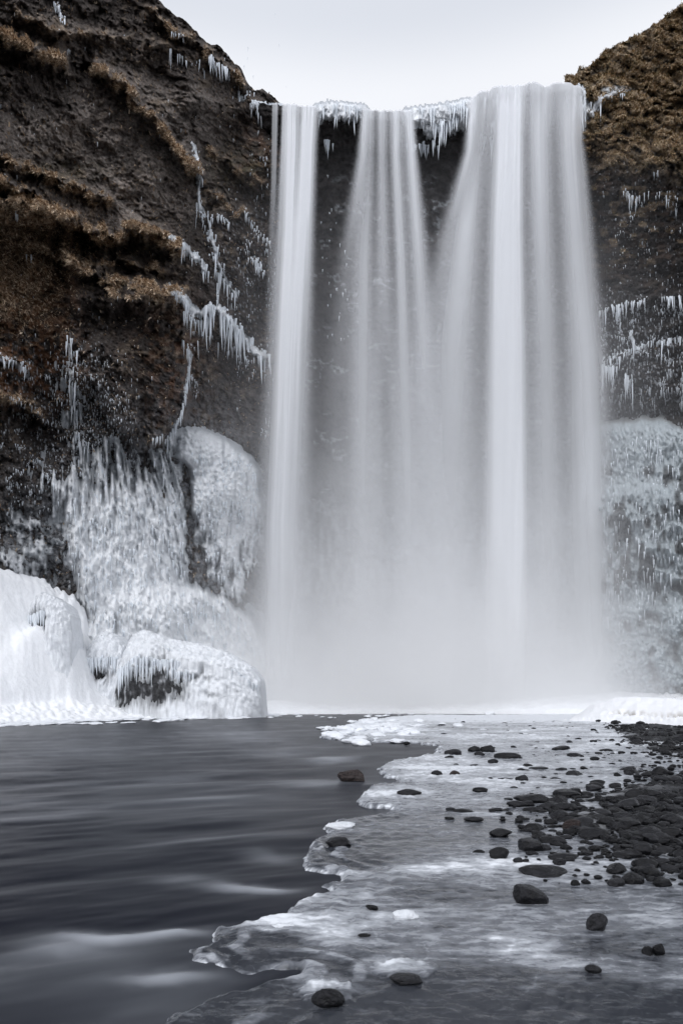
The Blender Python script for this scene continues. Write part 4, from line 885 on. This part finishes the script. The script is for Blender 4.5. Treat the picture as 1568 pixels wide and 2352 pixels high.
# ------------------------------------------------------------------ ice-covered boulders on the left bank
def boulder(name, label, outline, base, Y, depth, seed, dark, cap_t, icl, z0=0.):
    """rock whose visible outline spans the given frame columns; coat of ice and snow as its own part"""
    o = np.asarray(outline, float); s = Y / F
    root = obj(name, None, loc=((o[:, 0].mean() - 784) * s, Y, 0), label=label, cat='boulder', group='ice covered boulders')
    nx, nt = 170, 110
    px = np.linspace(o[0, 0], o[-1, 0], nx)[None, :]; top = np.interp(px, *o.T)
    t = np.linspace(0, 1, nt)[:, None]           # 0 front foot .. .6 crest .. 1 back foot
    px, t, top = np.broadcast_arrays(px, t, top)
    zt = CAM_H - (top - HOR) / F * Y
    ang = t * math.pi; ee = .55
    endw = sstep(0, .035, (px - o[0, 0]) / np.ptp(o[:, 0])) * sstep(0, .035, (o[-1, 0] - px) / np.ptp(o[:, 0]))
    zz = z0 + (zt - z0) * np.abs(np.sin(ang)) ** ee * endw - .3 * (1 - endw)
    w = np.sqrt(np.clip(1 - ((px - px.mean()) / (np.ptp(px) / 2 * 1.02)) ** 2, .02, 1))
    yy = -np.sign(np.cos(ang)) * np.abs(np.cos(ang)) ** .7 * depth * w
    X = (px - 784) * s; u_ = X * 1.0; v_ = zz + yy * .7
    n = .45 * fbm(u_ / 1.8, v_ / 1.8, seed, 4) + .2 * (ridg(u_ / .7, v_ / .7, seed + 3, 3) - .5)
    R_ = np.stack([X - root.location.x, yy - n, zz + .2 * n - .25], -1)
    cr_ = np.empty(X.shape + (3,)); cr_[:] = (.045, .045, .047); cr_ *= (.5 + 1.0 * vn(u_ / .15, v_ / .15, seed + 4))[..., None]; cr_ = mixc(cr_, (.42, .43, .45), .8 * sstep(.55, .8, .5 + .5 * fbm(u_ / .25, v_ / .6, seed + 11, 4)))
    grid_obj('rock', R_, cr_, M_cliff, True, parent=root)
    # ice coat
    pyv = HOR - (zz - CAM_H) / s
    m = np.ones_like(X)
    for (a, b_, rx, ry, st) in dark: m = m - st * blob(px + 12 * fbm(px / 6, pyv / 18, seed + 5), pyv + 16 * fbm(px / 6, pyv / 20, seed + 6), a, b_, rx, ry) * (t < .5)
    k1, _, _ = voro(u_ / .33, v_ / .33, seed + 7); k2, _, _ = voro(u_ / .18, v_ / .7, seed + 8)
    th = .9 * (m - .62) + .16 * (1 - k1) + .10 * (1 - k2) + .25 * sstep(.3, .5, t) * cap_t
    Yc_ = yy - n - np.where(t < .55, th, -th); zc = zz + .2 * n - .25 + np.where(np.abs(t - .5) < .3, th * .8, 0)
    cc = np.empty(X.shape + (3,)); cc[:] = (.78, .80, .825); cc = mixc(cc, (.17, .175, .18), (1 - sstep(.40, 1.0, m + .3 * fbm(px / 4, pyv / 14, seed + 9))) * .9)
    grid_obj('ice_coat', np.stack([X - root.location.x, Yc_, zc], -1), cc, M_ice, True, parent=root)
    for (x0, x1, y0, y1, nn, l0, l1, w0, w1) in icl:
        for q in range(nn):
            tt = (q + random.random()) / nn; x = lerp(x0, x1, tt); y = lerp(y0, y1, tt) + random.gauss(0, 2)
            j = int(np.clip((x - o[0, 0]) / np.ptp(o[:, 0]) * (nx - 1), 0, nx - 1)); col_z = HOR - (zz[:nt // 2, j] - CAM_H) / s
            i_ = int(np.argmin(np.abs(col_z - y))); Yi = min(Yc_[i_, j], (yy - n)[i_, j]) - .12
            ln = lerp(l0, l1, random.random()); w_ = lerp(w0, w1, random.random())
            p = oo = obj('icicle', IC_ME[random.randrange(6)], parent=root, loc=((x - 784) * s - root.location.x, Yi, CAM_H - (y - HOR) * s))
            oo.scale = (w_ * s * .5, w_ * s * .5, ln * s); oo.rotation_euler = (0, 0, random.uniform(0, 6))
    return root
boulder('iced_boulder', 'large dark boulder capped with snow and icicles at the water', [(272, 1618), (276, 1590), (282, 1552), (295, 1515), (315, 1475), (345, 1462), (372, 1470), (400, 1480), (475, 1495), (540, 1515), (585, 1545), (606, 1575), (614, 1618)], 1625, 50, 3.6, 900,
        [(320, 1566, 16, 32, 1.2), (397, 1560, 15, 44, 1.2), (358, 1580, 46, 40, .66), (298, 1596, 12, 22, .9), (436, 1575, 26, 28, .6), (480, 1548, 30, 8, .4), (360, 1530, 14, 20, .35), (500, 1590, 20, 6, .3)], 1.0,
        [(285, 350, 1552, 1510, 30, 18, 66, 3, 7), (350, 440, 1515, 1525, 34, 16, 60, 3, 7), (345, 380, 1530, 1540, 8, 20, 50, 3, 6), (400, 540, 1492, 1522, 46, 5, 12, 2, 4), (425, 470, 1545, 1550, 14, 12, 40, 3, 6), (540, 606, 1535, 1580, 16, 10, 30, 3, 6)])
boulder('iced_boulder', 'smaller snow capped boulder fringed with icicles behind the large boulder', [(192, 1600), (198, 1540), (205, 1520), (222, 1490), (250, 1460), (275, 1470), (296, 1495), (310, 1560), (315, 1600)], 1590, 51.2, 2.4, 930,
        [(245, 1545, 34, 16, 1.0)], .8, [(200, 292, 1520, 1512, 36, 20, 46, 4, 8)])
boulder('iced_boulder', 'iced hollow rock high on the left snow bank', [(70, 1500), (74, 1410), (85, 1390), (110, 1375), (135, 1385), (160, 1400), (175, 1430), (180, 1500)], 1590, 47.4, 1.7, 950,
        [(100, 1440, 24, 30, 1.2)], .8, [(78, 128, 1420, 1412, 22, 24, 52, 4, 8)], z0=1.0)

# ------------------------------------------------------------------ the waterfall
M_fall, n, b = newmat('falling_water'); l = n.links.new
b.inputs['Base Color'].default_value = (.95, .96, .98, 1); b.inputs['Roughness'].default_value = .9; b.inputs['Specular IOR Level'].default_value = .0
at = n.nodes.new('ShaderNodeAttribute'); at.attribute_name = 'cover'
tl = n.nodes.new('ShaderNodeBsdfTranslucent'); tl.inputs[0].default_value = (.95, .96, .98, 1)
tr = n.nodes.new('ShaderNodeBsdfTransparent'); m1 = n.nodes.new('ShaderNodeMixShader'); m2 = n.nodes.new('ShaderNodeMixShader'); m1.inputs[0].default_value = .2
ou = n.nodes['Material Output']
l(b.outputs[0], m1.inputs[1]); l(tl.outputs[0], m1.inputs[2]); l(at.outputs['Fac'], m2.inputs[0]); l(tr.outputs[0], m2.inputs[1]); l(m1.outputs[0], m2.inputs[2]); l(m2.outputs[0], ou.inputs['Surface'])
fall = obj('waterfall', None, loc=(11, 69, 0), label='tall white waterfall pouring over the icy cliff lip in three silky curtains', cat='waterfall')
def curtain(label, rows, seed, layers=3, Y0=70.2, nx=190, ny=170, fade=.16):
    """rows: list of (py, [(px, cover), ...]) with the same number of stops, from the lip to the foot"""
    root = None
    pys = np.array([r[0] for r in rows], float); XS = np.array([[q[0] for q in r[1]] for r in rows], float); AS = np.array([[q[1] for q in r[1]] for r in rows], float)
    nst = XS.shape[1]; ut = np.linspace(0, 1, nst)
    tv = np.linspace(0, 1, ny) ** 1.25; py = pys[0] + (pys[-1] - pys[0]) * tv; u = np.linspace(0, 1, nx)
    Xr = np.array([[np.interp(p, pys, XS[:, k]) for k in range(nst)] for p in py]); Ar = np.array([[np.interp(p, pys, AS[:, k]) for k in range(nst)] for p in py])
    # smooth interpolation across the stops
    def cosint(row): 
        f = u * (nst - 1); i = np.minimum(f.astype(int), nst - 2); t = f - i; t = t * t * (3 - 2 * t); return row[i] * (1 - t) + row[i + 1] * t
    PX = np.array([np.interp(u, ut, r) for r in Xr]); A0 = np.array([cosint(r) for r in Ar])
    drop = tv[:, None] * np.ones((1, nx))
    for k in range(layers):
        s1 = fbm(u[None, :] * 9 + 0 * drop, drop * 1.2 + k * 7, seed + k * 10, 3); s2 = fbm(u[None, :] * 34 + 0 * drop, drop * 1.6 + k * 3, seed + k * 10 + 5, 2)
        a = np.minimum(A0 * 1.2, .975) * (1 + .24 * s1 * (1 - .4 * drop) + (.06 + .20 * sstep(.25, 0, drop)) * s2 * (1 - .75 * drop))
        a *= sstep(0, fade, u[None, :]) * sstep(0, fade, 1 - u[None, :])
        a *= .85 + .15 * sstep(0, .02 + .05 * vn(u[None, :] * 30, drop * 0, seed + 8), drop)
        a = np.clip(a, 0, .985); a = 1 - (1 - a) ** (1 / layers * (.8 + .4 * (k == 1)))
        Y = Y0 - .25 - 1.9 * np.sqrt(drop) - .45 * (k - (layers - 1) / 2) * (.3 + drop * 2.2) - .9 * np.sin(math.pi * u[None, :]) * (.25 + drop)
        lipy = np.interp(PX[0], *np.asarray(lip, float).T)
        py_g = py[:, None] + (lipy[None, :] - pys[0] - 4 + 5 * fbm(PX[:1] / 10, drop[:1] * 0 + 3, 291, 3) + 5 * fbm(PX[:1] / 26, drop[:1] * 0, 292, 2)) * (1 - sstep(0, .35, drop))
        cx_ = PX.mean(1, keepdims=True); PXk = cx_ + (PX - cx_) * (1 + .10 * (k - (layers - 1) / 2) * sstep(.05, .6, drop)) + (k - 1) * 5 * drop
        P = unproj(PXk, py_g, Y)
        # water sliding over the lip from behind
        back = []; ab = []
        for dy, dz in ((4.0, .10), (2.2, .07), (1.0, .04), (.45, .0)):
            q = P[0].copy(); q[:, 1] += dy; q[:, 0] *= 1 + dy / P[0][:, 1]; q[:, 2] += dz; back.append(q); ab.append(a[0])
        P = np.concatenate([np.stack(back), P]); a = np.concatenate([np.stack(ab), a])
        P = P - np.array(fall.location)
        if root is None:
            root = grid_obj('water_curtain', P, np.full(P.shape, .9), M_fall, True, {'cover': a}, parent=fall); root['label'] = label
        else:
            grid_obj('water_veil', P, np.full(P.shape, .9), M_fall, True, {'cover': a}, parent=root)
    return root
curtain('narrow water curtain nearest the left cliff', [
    (243, [(644, .2), (652, .7), (668, .85), (690, .40), (700, .85), (722, .95), (740, .3)]),
    (330, [(640, .15), (650, .65), (668, .85), (687, .5), (698, .8), (716, .9), (736, .25)]),
    (520, [(622, .08), (644, .55), (661, .85), (678, .75), (692, .82), (709, .75), (734, .08)]),
    (800, [(594, .04), (626, .40), (646, .82), (663, .86), (679, .78), (700, .50), (732, .04)]),
    (1200, [(562, .03), (602, .32), (628, .70), (647, .76), (664, .66), (690, .34), (732, .03)]),
    (1625, [(535, .0), (588, .26), (620, .48), (645, .52), (668, .44), (702, .22), (745, .0)])], 1000, fade=.2)
curtain('middle water curtain of separate fanning strands', [
    (255, [(824, .1), (836, .75), (850, .62), (862, .35), (876, .65), (892, .42), (908, .8), (924, .5), (941, .85), (956, .1)]),
    (360, [(808, .05), (832, .60), (848, .38), (862, .20), (876, .48), (892, .22), (908, .66), (926, .28), (946, .75), (970, .05)]),
    (600, [(752, .02), (800, .22), (838, .52), (858, .26), (880, .48), (902, .22), (919, .60), (938, .28), (962, .62), (1006, .04)]),
    (900, [(716, .02), (782, .14), (836, .48), (858, .38), (886, .26), (908, .38), (928, .48), (952, .32), (976, .42), (1034, .04)]),
    (1200, [(706, .0), (782, .14), (836, .40), (862, .36), (892, .26), (916, .34), (938, .42), (966, .32), (996, .30), (1060, .02)]),
    (1625, [(690, .0), (782, .12), (840, .28), (870, .28), (900, .22), (930, .25), (955, .28), (990, .24), (1030, .18), (1100, .0)])], 1100, nx=240, fade=.12)
curtain('broad water curtain beside the right cliff', [
    (205, [(1070, .1), (1084, .8), (1108, .6), (1130, .62), (1162, .93), (1188, .85), (1208, .55), (1240, .75), (1275, .55), (1310, .75), (1330, .62), (1347, .1)]),
    (330, [(1052, .05), (1078, .66), (1096, .48), (1122, .36), (1158, .95), (1186, .92), (1207, .36), (1238, .75), (1272, .32), (1306, .70), (1330, .42), (1354, .05)]),
    (520, [(985, .03), (1036, .42), (1070, .68), (1112, .28), (1150, .93), (1182, .96), (1208, .28), (1242, .66), (1278, .26), (1318, .66), (1344, .46), (1376, .03)]),
    (800, [(915, .02), (985, .32), (1048, .58), (1106, .24), (1146, .90), (1184, .95), (1214, .28), (1254, .52), (1290, .22), (1338, .70), (1362, .58), (1400, .02)]),
    (1200, [(880, .0), (965, .22), (1038, .46), (1098, .26), (1140, .82), (1182, .93), (1218, .34), (1258, .44), (1300, .22), (1346, .68), (1372, .52), (1418, .02)]),
    (1625, [(850, .0), (950, .16), (1030, .32), (1090, .26), (1136, .58), (1180, .66), (1222, .32), (1262, .34), (1304, .22), (1350, .50), (1380, .36), (1436, .0)])], 1200, nx=300, fade=.09)
curtain('thin wisp of water beside the narrow curtain', [
    (243, [(622, .0), (628, .4), (636, .4), (642, .0)]), (420, [(620, .0), (627, .3), (634, .3), (641, .0)]), (600, [(612, .0), (622, .12), (630, .12), (640, .0)]), (760, [(606, 0.0), (618, .02), (628, .02), (640, .0)])], 1300, layers=1, nx=30, ny=60, fade=.3)

# ------------------------------------------------------------------ spray mist hanging at the foot of the fall
bx0, bx1, by0, by1, bz0, bz1 = -24, 54, 53, 75.5, .0, 52
V = np.array([(x, y, z) for z in (bz0, bz1) for y in (by0, by1) for x in (bx0, bx1)], float)
Fa = np.array([[0, 2, 3, 1], [4, 5, 7, 6], [0, 1, 5, 4], [2, 6, 7, 3], [0, 4, 6, 2], [1, 3, 7, 5]])
M_mist = bpy.data.materials.new('spray_mist'); M_mist.use_nodes = True; n = M_mist.node_tree; n.nodes.clear(); l = n.links.new
ou = n.nodes.new('ShaderNodeOutputMaterial'); vsn = n.nodes.new('ShaderNodeVolumeScatter'); vsn.inputs['Color'].default_value = (.985, .985, 1, 1); vsn.inputs['Anisotropy'].default_value = -.15
ge = n.nodes.new('ShaderNodeNewGeometry'); sx = n.nodes.new('ShaderNodeSeparateXYZ'); l(ge.outputs['Position'], sx.inputs[0])
def mth(op, a, b=None, c=None):
    q = n.nodes.new('ShaderNodeMath'); q.operation = op
    for i, v in enumerate((a, b, c)):
        if v is None: continue
        if isinstance(v, (int, float)): q.inputs[i].default_value = v
        else: l(v, q.inputs[i])
    return q.outputs[0]
def srange(v, a, b):
    q = n.nodes.new('ShaderNodeMapRange'); q.interpolation_type = 'SMOOTHSTEP'; l(v, q.inputs[0]); q.inputs[1].default_value = a; q.inputs[2].default_value = b; return q.outputs[0]
X_, Y_, Z_ = sx.outputs
low = mth('MULTIPLY', mth('EXPONENT', mth('MULTIPLY', Z_, -1 / 6.0)), .48)
mid = mth('MULTIPLY', mth('EXPONENT', mth('MULTIPLY', Z_, -1 / 15.0)), .08)
hi = mth('MULTIPLY', srange(Z_, 52, 26), .011)
side_lo = mth('MULTIPLY', srange(X_, -22, 2), srange(X_, 52, 24)); side_hi = mth('MULTIPLY', srange(X_, -20, 3), srange(X_, 38, 22))
yy = mth('MULTIPLY', srange(Y_, 54, 68), srange(Y_, 75.4, 73))
nz = n.nodes.new('ShaderNodeTexNoise'); nz.inputs['Scale'].default_value = .12; nz.inputs['Detail'].default_value = 2; l(ge.outputs['Position'], nz.inputs['Vector'])
nm = mth('MULTIPLY_ADD', nz.outputs['Fac'], 1.0, .5)
yl = mth('MULTIPLY', srange(Y_, 53.2, 66), srange(Y_, 75.4, 73))
den = mth('ADD', mth('MULTIPLY', mth('MULTIPLY', low, side_lo), yl), mth('MULTIPLY', mth('MULTIPLY', mth('ADD', mid, hi), side_hi), yy))
den = mth('MULTIPLY', den, nm)
l(den, vsn.inputs['Density']); l(vsn.outputs[0], ou.inputs['Volume'])
obj('mist', raw_mesh('mist', V, Fa, smooth=False), M_mist, label='white spray mist hanging at the foot of the waterfall', cat='mist', kind='stuff')
